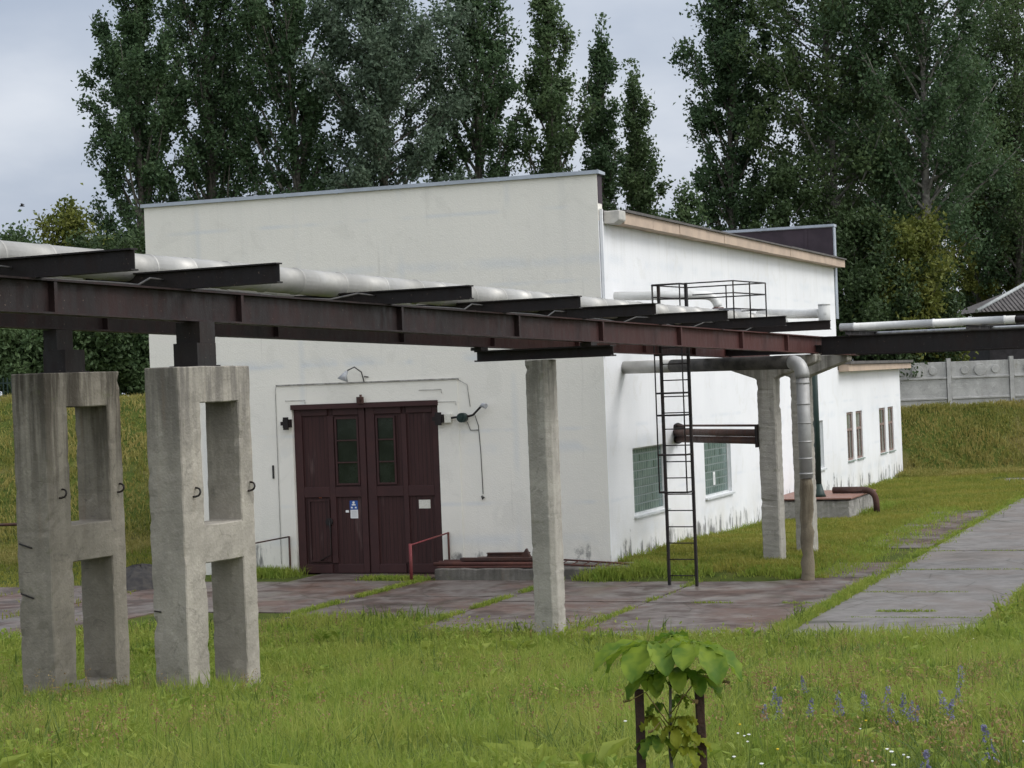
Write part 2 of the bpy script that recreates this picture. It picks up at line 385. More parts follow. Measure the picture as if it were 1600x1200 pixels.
M['rust'] = mat_steel('red_rusted_steel', (0.075, 0.030, 0.025), (0.14, 0.058, 0.042), 0.8, 0.85)
M['rust_dark'] = mat_steel('dark_rusted_pipe', (0.05, 0.026, 0.022), (0.10, 0.045, 0.03), 0.8, 0.7)
M['rust_pale'] = mat_steel('pale_rusted_plate', (0.22, 0.115, 0.09), (0.30, 0.16, 0.12), 0.8, 0.5)
M['red_paint'] = mat_steel('faded_red_paint', (0.17, 0.028, 0.034), (0.11, 0.04, 0.03), 0.7, 0.6)
M['clad'] = mat_cladding('aluminium_cladding', (0.44, 0.43, 0.405), 0.5, 0.56)
M['clad_white'] = mat_cladding('whitewashed_cladding', (0.70, 0.70, 0.68), 0.15, 0.6)
M['clad_shiny'] = mat_cladding('bright_aluminium', (0.40, 0.395, 0.385), 0.45, 0.6)
M['duct_shaded'] = simple('shaded_duct_jacket', (0.085, 0.078, 0.07), (0.035, 0.032, 0.03), 3, 0.8, 0, 0.3)  # shadow of the rack put into the duct colour
M['lagging'] = mat_concrete('worn_pipe_lagging', (0.23, 0.195, 0.14), (0.06, 0.046, 0.03), 3.2, 0.9, 3.2)
M['planks'] = mat_planks('brown_red_boards', (0.048, 0.0185, 0.0175), (0.033, 0.0130, 0.0130))
M['gate_rail'] = simple('brown_red_paint', (0.051, 0.0205, 0.0200), (0.041, 0.0175, 0.0175), 3, 0.5, 0, 0.15)
M['gate_glass'] = simple('dark_pane', (0.006, 0.009, 0.008), (0.018, 0.024, 0.02), 1.6, 0.1, 0, 0, 0.6)
M['glassblock'] = mat_glassblock()
M['pane_brown'] = simple('grey_green_pane', (0.12, 0.135, 0.115), (0.24, 0.25, 0.22), 0.9, 0.1, 0, 0, 0.6)  # patchy grey-green glass of the annex windows
M['win_brown'] = simple('brown_window_paint', (0.27, 0.19, 0.165), (0.2, 0.145, 0.125), 4, 0.6)
M['sill_green'] = simple('grey_green_sill', (0.27, 0.33, 0.30), (0.2, 0.25, 0.22), 4, 0.6)
M['reveal'] = simple('grey_white_reveal', (0.60, 0.62, 0.62), (0.48, 0.5, 0.5), 3, 0.8)
M['fascia'] = simple('peach_fascia_board', (0.51, 0.395, 0.305), (0.42, 0.325, 0.255), 1.3, 0.7, 0, 0.2)
M['fascia_end'] = simple('grey_fascia_block', (0.52, 0.50, 0.46), (0.4, 0.39, 0.37), 3, 0.8)
M['felt'] = simple('grey_roof_felt', (0.13, 0.12, 0.115), (0.09, 0.085, 0.08), 2, 0.9, 0, 0.3)
M['cap'] = simple('zinc_coping', (0.44, 0.48, 0.54), (0.36, 0.39, 0.43), 1.5, 0.45, 0.4)
M['bitumen'] = simple('purple_brown_bitumen', (0.060, 0.044, 0.055), (0.040, 0.03, 0.038), 1.5, 0.75, 0, 0.2)
M['green_pipe'] = simple('dark_green_pipe', (0.012, 0.03, 0.026), (0.02, 0.035, 0.03), 4, 0.45)
M['ground'] = mat_ground()
M['slab'] = mat_slab('stained_concrete_slabs', (0.165, 0.140, 0.128), (0.115, 0.068, 0.052), 0.75, 0.75)
M['road'] = mat_slab('grey_concrete_road', (0.215, 0.200, 0.190), (0.175, 0.15, 0.135), 0.55, 0.3)
M['sign_white'] = simple('white_sheet', (0.78, 0.78, 0.78), (0.7, 0.7, 0.7), 5, 0.6)
M['sign_blue'] = simple('blue_enamel', (0.03, 0.10, 0.35), (0.03, 0.09, 0.3), 5, 0.4)
M['orange'] = simple('orange_mark', (0.7, 0.18, 0.06), (0.5, 0.14, 0.05), 9, 0.6)
M['paper'] = simple('off_white_paper', (0.70, 0.69, 0.62), (0.6, 0.58, 0.5), 30, 0.7)
M['cable'] = simple('grey_cable', (0.42, 0.44, 0.46), (0.3, 0.3, 0.32), 8, 0.5)
M['wire'] = simple('dark_wire', (0.06, 0.055, 0.05), (0.03, 0.03, 0.03), 8, 0.6)
M['drip'] = simple('stained_grey_edge', (0.20, 0.19, 0.175), (0.42, 0.41, 0.39), 7, 0.8)
M['bark'] = simple('poplar_bark', (0.15, 0.14, 0.115), (0.06, 0.055, 0.045), 5, 0.9, 0, 0.4)
M['bark_pale'] = simple('pale_grey_bark', (0.26, 0.25, 0.22), (0.12, 0.11, 0.1), 4, 0.9, 0, 0.4)
M['slate'] = simple('weathered_grey_roofing', (0.15, 0.138, 0.135), (0.10, 0.092, 0.09), 2.5, 0.85, 0, 0.4)
M['house_wall'] = simple('dark_timber_wall', (0.05, 0.045, 0.05), (0.03, 0.028, 0.03), 3, 0.9)
M['pale_trim'] = simple('pale_verge_board', (0.40, 0.42, 0.42), (0.3, 0.32, 0.32), 4, 0.7)
M['soil'] = simple('dark_soil', (0.035, 0.033, 0.034), (0.06, 0.055, 0.05), 5, 0.95, 0, 0.6)
M['stake'] = simple('dark_wet_stake', (0.030, 0.017, 0.013), (0.055, 0.026, 0.018), 14, 0.7, 0, 0.5)
LEAF = dict(
    poplar=mat_foliage('poplar_leaf', (0.045, 0.086, 0.04), (0.078, 0.126, 0.055), 0.35),
    poplar2=mat_foliage('poplar_leaf_light', (0.058, 0.102, 0.044), (0.096, 0.142, 0.058), 0.35),
    dark=mat_foliage('dark_leaf', (0.032, 0.056, 0.023), (0.054, 0.086, 0.03), 0.25),
    silver=mat_foliage('silver_leaf', (0.068, 0.108, 0.066), (0.112, 0.152, 0.1)),
    aspen=mat_foliage('broad_poplar_leaf', (0.055, 0.096, 0.04), (0.1, 0.142, 0.054), 0.35),
    yellow=mat_foliage('yellow_green_leaf', (0.075, 0.105, 0.022), (0.15, 0.16, 0.032)),
    meadow=mat_foliage('meadow_blade', (0.175, 0.27, 0.034), (0.305, 0.335, 0.072), 0.5, 0.8),
    lawn=mat_foliage('short_grass_blade', (0.15, 0.205, 0.028), (0.28, 0.265, 0.055), 0.45, 0.55),
    weed=mat_foliage('weed_leaf', (0.155, 0.245, 0.034), (0.27, 0.315, 0.056), 0.45, 1.5),
    bank=mat_foliage('bank_grass_blade', (0.18, 0.205, 0.04), (0.34, 0.29, 0.095), 0.45, 0.5),
    sedge=mat_foliage('dark_sedge_blade', (0.07, 0.125, 0.022), (0.125, 0.17, 0.034), 0.4, 1.2),
    chestnut_yellow=mat_foliage('yellowish_chestnut_leaf', (0.19, 0.255, 0.022), (0.28, 0.30, 0.03), 0.55, 7),
    seed=mat_foliage('dry_seed_head', (0.22, 0.12, 0.06), (0.32, 0.24, 0.10), 0.3, 3),
    chestnut=mat_foliage('chestnut_leaf', (0.10, 0.195, 0.022), (0.21, 0.285, 0.03), 0.5, 9),
)

# ------------------------------------------------------------------ terrain
def sstep(a, b, x):
    t = np.clip((x - a) / (b - a), 0, 1); return t * t * (3 - 2 * t)
def foot_of(x): return 68 + 34 * sstep(-13.5, -6, x) - 8.5 * sstep(9, 16, x)
def terrain(x, y, detail=True):
    x = np.asarray(x, float); y = np.asarray(y, float)
    z = 3.76 - 0.111 * y
    z = np.where(y < 33, np.maximum(z, 0) , 0.0)
    z = np.where((y > 31) & (y < 37.2), 0.319 * ((37.2 - y) / 6.2) ** 2, z)      # smooth run-out of the bank
    z = np.minimum(z, 3.0)
    q0, q1 = x - FB.o[0], y - FB.o[1]
    t = q0 * FB.x[0] + q1 * FB.x[1]; s = q0 * FB.y[0] + q1 * FB.y[1]
    strip = sstep(5.6, 4.2, t) * sstep(-2.6, -0.6, s) * sstep(-0.9, 0.4, t) * (0.25 - 0.2 * sstep(4, 14, s))
    z = np.maximum(z, strip)
    f = foot_of(x); h = 4.9 - 1.95 * sstep(-8, 12, x); wdt = np.where(x < -8, 11.0, 4.2)
    bank = h * np.clip((y - f) / wdt, 0, 1) ** 0.95
    z = np.maximum(z, bank)
    if detail:
        yard = sstep(40.0, 36, y) + sstep(0, 1, z * 3)
        yard = np.clip(yard, 0, 1)
        z = z + yard * (0.05 * np.sin(x * 1.9 + 0.7 * y) * np.sin(y * 1.3 - 0.4 * x) + 0.03 * np.sin(x * 4.1 + 1.3) * np.sin(y * 3.7)) + np.where(bank > 0.05, 0.10 * np.sin(x * 2.7 + y) * np.sin(y * 2.1 + 0.8 * x), 0)
    return z
def tz(x, y): return float(terrain(x, y))
xs = np.concatenate([[-900, -400, -200, -110, -75], np.arange(-55, 55.1, 0.55), [75, 110, 200, 400, 900]])
ys = np.concatenate([[-300, -100, -40, -15], np.arange(-4, 112, 0.5), [116, 122, 130, 150, 190, 260, 400, 700, 1500]])
gx, gy = np.meshgrid(xs, ys); gzv = terrain(gx, gy)
nx, ny = len(xs), len(ys)
me = bpy.data.meshes.new('ground')
idx = (np.arange(ny - 1)[:, None] * nx + np.arange(nx - 1)[None, :]).ravel()
quads = np.stack([idx, idx + 1, idx + nx + 1, idx + nx], 1)
def mesh_np(me, verts, faces_flat, sizes, smooth=False):
    me.vertices.add(len(verts)); me.vertices.foreach_set('co', np.ascontiguousarray(verts, np.float32).ravel())
    me.loops.add(len(faces_flat)); me.loops.foreach_set('vertex_index', np.ascontiguousarray(faces_flat, np.int32))
    me.polygons.add(len(sizes)); st_ = np.concatenate([[0], np.cumsum(sizes)[:-1]])
    me.polygons.foreach_set('loop_start', st_.astype(np.int32)); me.polygons.foreach_set('loop_total', np.asarray(sizes, np.int32))
    me.polygons.foreach_set('use_smooth', np.full(len(sizes), smooth)); me.update(calc_edges=True)
mesh_np(me, np.stack([gx.ravel(), gy.ravel(), gzv.ravel()], 1), quads.ravel(), np.full(len(quads), 4), True)
me.materials.append(M['ground']); g = bpy.data.objects.new('ground', me); COL.objects.link(g); struct('ground', g)

# concrete slabs of the yard, and the road beside the building
rnd = random.Random(4)
def slab_rows(rows, mb, gp=.025):
    for t0, t1, cuts in rows:
        for a, b in zip(cuts[:-1], cuts[1:]):
            z = 0.028 + rnd.uniform(-0.006, 0.006); tl = rnd.uniform(-0.006, 0.006); j = lambda: rnd.uniform(-0.015, 0.015)
            P = [(t0 + 0.03 + j(), a + gp + j()), (t1 - 0.03 + j(), a + gp + j()), (t0 + 0.03 + j(), b - gp + j()), (t1 - 0.03 + j(), b - gp + j())]
            v8 = [(p[0], p[1], -0.10) for p in P] + [(P[0][0], P[0][1], z), (P[1][0], P[1][1], z + tl), (P[2][0], P[2][1], z), (P[3][0], P[3][1], z + tl)]
            mb.hexa(v8)
    return mb
ROWS = [(-18.5, -14.6, [-13.5, -9.5, -5.6, -3.4]), (-14.6, -11.4, [-13.5, -9.5, -5.6, -3.0]), (-11.4, -8.2, [-13.4, -9.5, -5.6, -2.0]), (-8.2, -4.5, [-8.6, -4.4, 0.0]), (-4.5, -0.7, [-9.6, -5.4, -1.75]),
        (-0.7, 2.9, [-11.6, -6.4, -1.6]), (2.9, 7.0, [-12.1, -6.6, -1.3]), (5.2, 7.0, [-1.2, 2.6]), (4.9, 7.0, [6.6, 11.0, 15.5, 21.0])]
ROADROWS = [(7.13, 10.8, [-12.2, -9.0, -4.4, .6, 5.6, 10.6, 16.0, 22, 28, 34, 39.5])]
mbs = slab_rows(ROWS, MB())
o = solo('pavement', mbs, M['slab'], 'x', 'x', FB); del o['label'], o['category']; struct('pavement', o)
mbs = slab_rows(ROADROWS, MB(), .012)
mbs.hexa([(4.5, 38.2, -.1), (18, 39, -.1), (4.5, 40.4, -.1), (18, 41.8, -.1), (4.5, 38.2, .02), (18, 39, .02), (4.5, 40.4, .02), (18, 41.8, .02)])
o = solo('road', mbs, M['road'], 'x', 'x', FB); del o['label'], o['category']; struct('road', o)

# ------------------------------------------------------------------ workshop building
SL, FW_ = 29.63, 13.28          # length of the side wall, width of the front
ZR = 9.05                        # wall top under the roof slab
GATE = (-8.92, -4.64, 0.0, 4.57)
WINS = [(2.19, 5.29, 1.32, 3.115), (9.38, 12.53, 1.32, 3.115), (23.4, 26.5, 1.32, 3.115)]
bld = thing('workshop_building', 'white roughcast workshop with flat roof, tall front parapet and dark red double gate', 'building', FB, (0, 0, 0))
mb = MB()
mb.wall('x', -FW_, 0, -0.4, 10.24, 0.0, [GATE], 0.28, 1)                     # front
mb.box(-FW_, -0.0, 0.004, 0.36, ZR, 10.24)
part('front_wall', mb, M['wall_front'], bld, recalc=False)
mb = MB()
mb.wall('y', 0.0, SL, -0.4, ZR, 0.0, [(a, b, c, d) for a, b, c, d in WINS], 0.22, -1)
mb.wall('y', 0.0, SL, -0.4, ZR, -FW_)                                        # left
mb.wall('x', -FW_, 0, -0.4, ZR, SL)                                          # rear
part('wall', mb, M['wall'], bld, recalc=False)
mb = MB(); mb.box(-FW_ + 0.02, 0.012, 0.362, 0.376, ZR + 0.4, 10.23); mb.box(0.002, 0.014, 0.03, 0.362, ZR + 0.45, 10.23)
mb.box(-FW_ - 0.014, -FW_ - 0.002, 0.03, 0.376, ZR + 0.3, 10.23)
part('parapet_lining', mb, M['bitumen'], bld)
mb = MB()
mb.hexa([(-FW_ - .07, -.09, 10.24), (.09, -.09, 10.24), (-FW_ - .07, .44, 10.24), (.09, .44, 10.24), (-FW_ - .07, -.09, 10.335), (.09, -.09, 10.335), (-FW_ - .07, .44, 10.31), (.09, .44, 10.31)])
xx = -FW_ + 1.3
while xx < 0:
    mb.box(xx, xx + 0.05, -.096, .446, 10.23, 10.342); xx += 1.55
part('coping', mb, M['cap'], bld)
mb = MB(); mb.box(-FW_, -0.02, SL + 0.004, SL + 0.36, ZR, 10.62)
part('rear_parapet', mb, M['wall'], bld)
mb = MB(); mb.box(-FW_, 0.0, SL - 0.014, SL + 0.002, ZR + 0.36, 10.60); mb.box(-1.12, -1.0, SL - 0.05, SL - 0.016, ZR + .36, 10.55)
part('parapet_lining', mb, M['bitumen'], bld)
mb = MB(); mb.box(-FW_, .08, SL - .09, SL + .44, 10.62, 10.72); part('coping', mb, M['cap'], bld)
mb = MB(); mb.box(0.015, 0.06, SL + 0.02, SL + 0.36, 7.0, 10.6); part('corner_trim', mb, M['cap'], bld)
# roof slab with uneven felt, peach fascia, grey end block
mb = MB()
nseg = 24
for i in range(nseg):
    a, b = 0.40 + (SL - 0.45) * i / nseg, 0.40 + (SL - 0.45) * (i + 1) / nseg
    mb.box(-FW_ + 0.02, -0.01, a, b, ZR + 0.01, ZR + 0.30)
part('roof', mb, M['felt'], bld)
mb = MB(); y0, y1 = 0.98, SL + .30
joints = [y0, 3.6, 6.2, 9.0, 11.2, 14.3, 17.0, 20.3, 23.2, 26.1, 28.2, y1]
for a, b in zip(joints[:-1], joints[1:]):
    e = rnd.uniform(-.012, .012); sag = rnd.uniform(-.015, .015)
    mb.hexa([(0.004, a + .006, ZR - .05 + e), (.40 + e, a + .006, ZR - .05 + e), (0.004, b - .006, ZR - .05 - e), (.40 + e, b - .006, ZR - .05 - e), (0.004, a + .006, ZR + .24), (.40 + e, a + .006, ZR + .24), (0.004, b - .006, ZR + .24), (.40 + e, b - .006, ZR + .24)])
part('fascia', mb, M['fascia'], bld)
mb = MB()
for a, b in zip(joints[:-1], joints[1:]):
    mb.box(-0.005, .47, a - (0.02 if a == y0 else 0), b - .01, ZR + .244, ZR + .30 + rnd.uniform(-.012, .012))
part('roof_edge', mb, M['felt'], bld)
mb = MB(); mb.prism([(0.004, .42, ZR - .06), (0.004, .42, ZR + .26), (.44, .42, ZR + .27), (.44, .42, ZR + .02), (.28, .42, ZR - .08)], (0, .55, 0)); part('fascia_end', mb, M['fascia_end'], bld, bevel=.02)
mb = MB(); mb.box(.02, .09, .06, .13, 5.6, ZR + .3); part('drip_strip', mb, M['wall'], bld)
# glass block windows
for i, (a, b, c, d) in enumerate(WINS):
    wo = MB(); e = .05
    wo.box(-.20, -.10, a, a + e, c, d); wo.box(-.20, -.10, b - e, b, c, d); wo.box(-.20, -.10, a + e, b - e, d - e, d); wo.box(-.20, -.10, a + e, b - e, c, c + e)
    fr = part('window', wo, M['reveal'], bld)
    gp = MB(); gp.box(-.185, -.125, a + e, b - e, c + e, d - e)
    part('glass_block_panel', gp, M['glassblock'], fr, pbase=Vector((0, a + e, c + e)))
    COL.objects[-1].location = Vector((0, a + e, c + e))
    sl = MB(); sl.hexa([(-.18, a - .06, c - .05), (.09, a - .06, c - .07), (-.18, b + .06, c - .05), (.09, b + .06, c - .07), (-.18, a - .06, c + .004), (.09, a - .06, c - .02), (-.18, b + .06, c + .004), (.09, b + .06, c - .02)])
    part('sill', sl, M['reveal'], fr)
    if i == 1:
        nb = MB(); nb.box(-.122, -.115, 10.75, 10.98, 1.62, 2.02); part('notice', nb, M['sign_white'], fr)
        nb = MB(); nb.box(-.1145, -.112, 10.80, 10.93, 1.70, 1.94); part('notice_print', nb, M['reveal'], fr)
# gate
gt = MB(); g0, g1, _, gh = GATE; gm = (g0 + g1) / 2
def gx_(f): return g0 + (g1 - g0) * f
def gz_(f): return gh * (1 - f)
YF = 0.10
gt.box(g0 + .004, g1 - .004, YF + .02, YF + .06, 0.02, gh - .01)
gate = part('gate', gt, M['planks'], bld)
cols = [0, .055, .215, .275, .455, .494, .500, .560, .715, .775, .955, 1]
fr = MB()
def rail(x0, x1, z0, z1, y=YF - .035, dpt=.05): fr.box(x0, x1, y, y + dpt, z0, z1)
for l, r in ((0.0, .494), (.500, 1.0)):
    x0, x1 = gx_(l) + .006, gx_(r) - .006
    mid = {0.0: (.235, .275), .5: (.742, .775)}[l]
    st = .055 if l == 0 else .06
    rail(x0, gx_(l + st), 0.03, gh - .03); rail(gx_(r - st + .012), x1, 0.03, gh - .03)
    rail(gx_(mid[0]), gx_(mid[1]), 0.30, gh - .30)
    for z0, z1 in ((gz_(.062), gh - .03), (gz_(.545), gz_(.485)), (.03, .27)):
        for p, q in ((l + st, mid[0]), (mid[1], r - st + .012)):
            rail(gx_(p) + .002, gx_(q) - .002, z0, z1)
part('gate_frame', fr, M['gate_rail'], gate, bevel=.008)
tr = MB(); tr.box(g0 - .02, g1 + .02, -.07, .02, gh - .10, gh + .03); part('gate_track', tr, M['gate_rail'], gate)
for l, r, sh in ((.285, .448, 0), (.568, .70, 1)):
    wnd = MB(); x0, x1 = gx_(l), gx_(r); z0, z1 = gz_(.475), gz_(.075)
    wnd.box(x0, x1, YF - .005, YF + .015, z0, z1)
    part('gate_window', wnd, M['gate_glass'], gate)
    bars = MB(); e = .05
    bars.box(x0, x0 + e, YF - .045, YF - .012, z0, z1); bars.box(x1 - e, x1, YF - .045, YF - .012, z0, z1)
    for k in range(4):
        zz = z0 + (z1 - z0 - .05) * k / 3
        bars.box(x0 + e, x1 - e, YF - .043, YF - .012, zz, zz + (.05 if k in (0, 3) else .035))
    part('glazing_bars', bars, M['gate_rail'], gate)
wk = MB(); wx0, wx1, wz0, wz1 = gx_(.085), gx_(.232), .34, 2.02
for bx in ((wx0, wx0 + .05, wz0, wz1), (wx1 - .05, wx1, wz0, wz1), (wx0 + .05, wx1 - .05, wz0, wz0 + .05), (wx0 + .05, wx1 - .05, wz1 - .05, wz1)):
    wk.box(bx[0], bx[1], YF - .06, YF + .0, bx[2], bx[3])
wk.box(wx0 + .05, wx1 - .05, YF - .03, YF - .0, wz0 + .05, wz1 - .05)
part('wicket_door', wk, M['planks'], gate)
lk = MB(); lk.tube([(wx1 - .02, YF - .10, 1.42), (wx1 - .02, YF - .02, 1.42)], .10, 12); lk.tube([(wx1 - .0, YF - .11, 1.5), (wx1 + .03, YF - .13, 1.2), (wx1 + .02, YF - .1, .55), (wx1 - .3, YF - .1, .38)], .018, 6)
part('lock', lk, M['black_iron'], gate)
# notices on the gate
def plate(name, px0, px1, pz0, pz1, mt, y=-.012, th=.006, par=None):
    b = MB(); b.box(px0, px1, YF + y - th, YF + y, pz0, pz1); return part(name, b, mt, par or gate)
sb = plate('safety_sign', gx_(.365), gx_(.420), 1.735, 1.975, M['sign_blue'], .018)
pg = MB(); cxs = gx_(.3925)
pg.tube([(cxs, YF + .0095, 1.925), (cxs, YF + .0055, 1.925)], .035, 10); pg.box(cxs - .055, cxs + .055, YF + .006, YF + .0105, 1.845, 1.885)
pg.box(cxs - .085, cxs - .03, YF + .006, YF + .0105, 1.77, 1.81); pg.box(cxs + .03, cxs + .085, YF + .006, YF + .0105, 1.77, 1.81)
part('pictogram', pg, M['sign_white'], gate)
plate('notice_sheet', gx_(.368), gx_(.420), 1.50, 1.73, M['sign_white'], .018)
lines = MB()
for k in range(5): lines.box(gx_(.376), gx_(.412), YF + .008, YF + .0115, 1.54 + k * .035, 1.55 + k * .035)
part('notice_lines', lines, M['reveal'], gate)
plate('sticker', gx_(.335), gx_(.357), 1.66, 1.72, M['sign_white'], .018)
plate('sticker', gx_(.152), gx_(.172), 2.06, 2.10, M['orange'], .018)
plate('paper_notice', gx_(.838), gx_(.915), 1.74, 1.97, M['paper'], .018)
# raised plaster band round the gate with its drip ledge, and hinge/track ends
sr = MB(); a0, a1 = -9.36, -4.05
sr.box(a0, g0 - .002, -.03, -.002, 0.05, 5.14); sr.box(g1 + .002, a1, -.03, -.002, 0.05, 5.14); sr.box(g0 - .002, g1 + .002, -.03, -.002, gh + .035, 5.14)
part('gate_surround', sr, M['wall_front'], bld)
dl = MB(); dl.box(a0, a1 + .05, -.065, -.032, 5.13, 5.165); dl.tube([(a1 + .02, -.05, 5.13), (a1 + .28, -.03, 4.98), (a1 + .34, -.02, 4.4)], .010, 5)
dl.tube([(a0 + .0, -.04, 5.12), (a0 - .04, -.02, 5.0), (a0 - .05, -.02, 0.3)], .006, 5)
for xa, xb, zz in ((-9.1, -8.5, 4.72), (-5.15, -4.5, 4.88), (-4.6, -4.1, 4.55)):
    dl.tube([(xa, -.05, zz), (xb, -.05, zz), (xb, -.05, zz - .1)], .007, 5)
part('drip_ledge', dl, M['drip'], bld)
for xa, xb in ((-9.12, -8.90), (-4.66, -4.42)):
    hb = MB(); hb.box(xa, xb, -.20, -.08, 4.0, 4.22); hb.box(xa + .04, xb - .04, -.26, -.205, 3.94, 4.28); hb.box(xa - .08, xa - .002, -.18, -.10, 4.06, 4.16)
    part('track_bracket', hb, M['steel_dark'], bld)
hk = MB(); hk.box(-6.92, -6.74, -.16, -.08, 4.58, 4.76); hk.tube([(-6.8, -.14, 4.62), (-6.8, -.14, 4.82)], .035, 8); part('track_stop', hk, M['rust_dark'], bld)
sl = MB(); sl.box(-9.58, -9.53, -.03, -.002, 2.62, 2.98); part('wall_slot', sl, M['wire'], bld)

# single storey annex behind, flush with the side wall
A0, A1, AW, AZ = SL + .002, 43.58, 8.0, 4.98
anx = thing('annex_building', 'low white single storey annex with peach fascia at the far end of the workshop', 'building', FB, (0, A0, 0))
AWIN = [(31.05, 32.35, 1.34, 3.28), (32.95, 34.3, 1.34, 3.28), (38.15, 39.6, 1.32, 3.27), (40.25, 41.6, 1.32, 3.27)]
mb = MB(); mb.wall('y', A0, A1, -.4, AZ, 0.0, AWIN, .16, -1); mb.wall('x', -AW, 0, -.4, AZ, A1); mb.wall('y', A0, A1, -.4, AZ, -AW)
part('wall', mb, M['wall'], anx, recalc=False)
mb = MB(); mb.box(-AW, .0, A0 + .3, A1 + .3, AZ + .01, AZ + .26); part('roof', mb, M['felt'], anx)
mb = MB(); mb.hexa([(.004, A0 + .15, AZ - .06), (.42, A0 + .15, AZ - .06), (.004, A1 + .75, AZ - .03), (.42, A1 + .75, AZ - .03), (.004, A0 + .15, AZ + .22), (.42, A0 + .15, AZ + .22), (.004, A1 + .75, AZ + .19), (.42, A1 + .75, AZ + .19)])
part('fascia', mb, M['fascia'], anx)
mb = MB(); mb.box(-.2, .52, A0 + .1, A1 + .8, AZ + .225, AZ + .34); part('roof_edge', mb, M['felt'], anx)
for a, b, c, d in AWIN:
    f = MB(); e = .09
    for y_0, y_1, z_0, z_1 in ((a, a + e, c, d), (b - e, b, c, d), (a + e, b - e, c, c + e), (a + e, b - e, d - e, d), (a + e, b - e, d - .75, d - .66), ((a + b) / 2 - .04, (a + b) / 2 + .04, c + e, d - .75)):
        f.box(-.12, -.05, y_0, y_1, z_0, z_1)
    fo = part('window', f, M['win_brown'], anx)
    p = MB(); p.box(-.11, -.09, a + e, b - e, c + e, d - e); part('pane', p, M['pane_brown'], fo)
    s_ = MB(); s_.box(-.13, .07, a - .05, b + .05, c - .05, c - .004); part('sill', s_, M['sill_green'], fo)

# ------------------------------------------------------------------ things at the front wall
def fpt(t, s, z): return (t, s, z)
lamp = thing('wall_lamp', 'small gooseneck lamp with bell shade on the ledge over the red gate', 'lamp', FB, (-6.85, -.06, 5.17))
b = MB(); b.tube([(-6.72, -.05, 5.15), (-6.76, -.12, 5.42), (-6.90, -.25, 5.56), (-7.04, -.36, 5.48), (-7.08, -.38, 5.40)], .018, 6); b.tube([(-6.72, -.03, 5.3), (-6.60, -.03, 5.28)], .015, 5); part('arm', b, M['wire'], lamp)
b = MB(); b.tube([(-7.06, -.37, 5.46), (-7.12, -.40, 5.36), (-7.17, -.43, 5.22)], [.035, .07, .15], 12); part('lamp_shade', b, M['cable'], lamp)
wb = thing('wall_bracket', 'dark bracket with round reel and small spotlight right of the red gate', 'bracket', FB, (-3.9, -.05, 4.25))
b = MB(); b.tube([(-4.36, -.10, 4.10), (-4.15, -.12, 4.13), (-3.72, -.12, 4.15), (-3.60, -.12, 4.18), (-3.30, -.22, 4.42)], .03, 6); part('arm', b, M['black_iron'], wb)
b = MB(); b.tube([(-3.88, -.28, 4.12), (-3.88, -.06, 4.12)], .125, 14); b.tube([(-3.88, -.32, 4.12), (-3.88, -.27, 4.12)], .05, 8); part('reel', b, M['green_pipe'], wb)
b = MB(); b.box(-4.40, -4.22, -.16, -.05, 4.0, 4.22); part('insulator', b, M['paper'], wb)
b = MB(); b.tube([(-3.34, -.22, 4.40), (-3.26, -.26, 4.43), (-3.16, -.30, 4.40)], [.03, .06, .075], 10); part('spotlight', b, M['cable'], wb)
b = MB(); b.tube([(-3.58, -.06, 4.2), (-3.50, -.02, 3.9), (-3.46, -.02, 3.2), (-3.44, -.02, 2.1)], .010, 5); b.tube([(-3.8, -.04, 4.0), (-3.72, -.03, 3.78), (-3.5, -.03, 3.78)], .010, 5); b.tube([(-3.47, -.04, 2.06), (-3.44, -.05, 1.97), (-3.41, -.04, 2.03)], .028, 6)
solo('hanging_wire', b, M['wire'], 'thin dark wire hanging down the white wall from the bracket beside the gate', 'wire', FB, (-3.45, -.02, 2.0))
# handrails
hr = thing('handrail', 'low red pipe handrail in front of the right half of the gate', 'handrail', FB, (-5.0, -1.2, 0))
b = MB(); b.tube([(-4.62, -2.2, -.05), (-4.62, -2.2, 1.0)], .045, 8); part('post', b, M['red_paint'], hr)
b = MB(); b.tube([(-4.44, -.09, 0.2), (-4.44, -.09, 1.12)], .03, 8); part('post', b, M['rust'], hr)
b = MB(); b.tube([(-4.62, -2.2, .96), (-4.44, -.09, 1.10)], .022, 8); part('rail', b, M['red_paint'], hr)
hr = thing('handrail', 'thin rusty handrail at the left side of the red gate', 'handrail', FB, (-9.2, -1.0, 0))
b = MB(); b.tube([(-9.11, -.09, 0.0), (-9.11, -.09, 1.05)], .028, 8); part('post', b, M['rust_dark'], hr)
b = MB(); b.tube([(-9.45, -2.2, -.05), (-9.45, -2.2, 1.0)], .028, 8); part('post', b, M['rust_dark'], hr)
b = MB(); b.tube([(-9.45, -2.2, .98), (-9.11, -.09, 1.04)], .02, 8); part('rail', b, M['rust_dark'], hr)
# loading kerb and scrap
b = MB(); b.box(-4.25, 0.95, -1.55, -.02, -.1, .30)
solo('concrete_kerb', b, M['concrete_low'], 'low crumbling concrete ledge along the white wall right of the gate', 'ledge', FB, (-1.6, -.8, 0), bevel=.03, rough=(.03, .25))
b = MB(); b.box(-4.2, -1.3, -1.5, -.4, .315, .35)
for k in range(3): b.tube([(-4.35, -1.35 + k * .35, .40), (-1.4, -1.30 + k * .33, .39)], .05, 8)
solo('rusty_pipe', b, M['rust'], 'flat layer of rust red pipes lying on the concrete ledge', 'pipes', FB, (-2.8, -.9, .315))
b = MB(); b.box(-3.35, -1.75, -.95, -.6, .46, .52); b.ibeam((-3.1, -.75, .522), (-1.95, -.7, .525), .11, .12); b.box(-3.7, -1.5, -1.15, -.95, .46, .53); b.box(-3.0, -2.2, -.55, -.4, .46, .60); b.prism([(-2.1, -.98, .54), (-1.85, -.98, .54), (-1.95, -.98, .75)], (0, .12, 0))
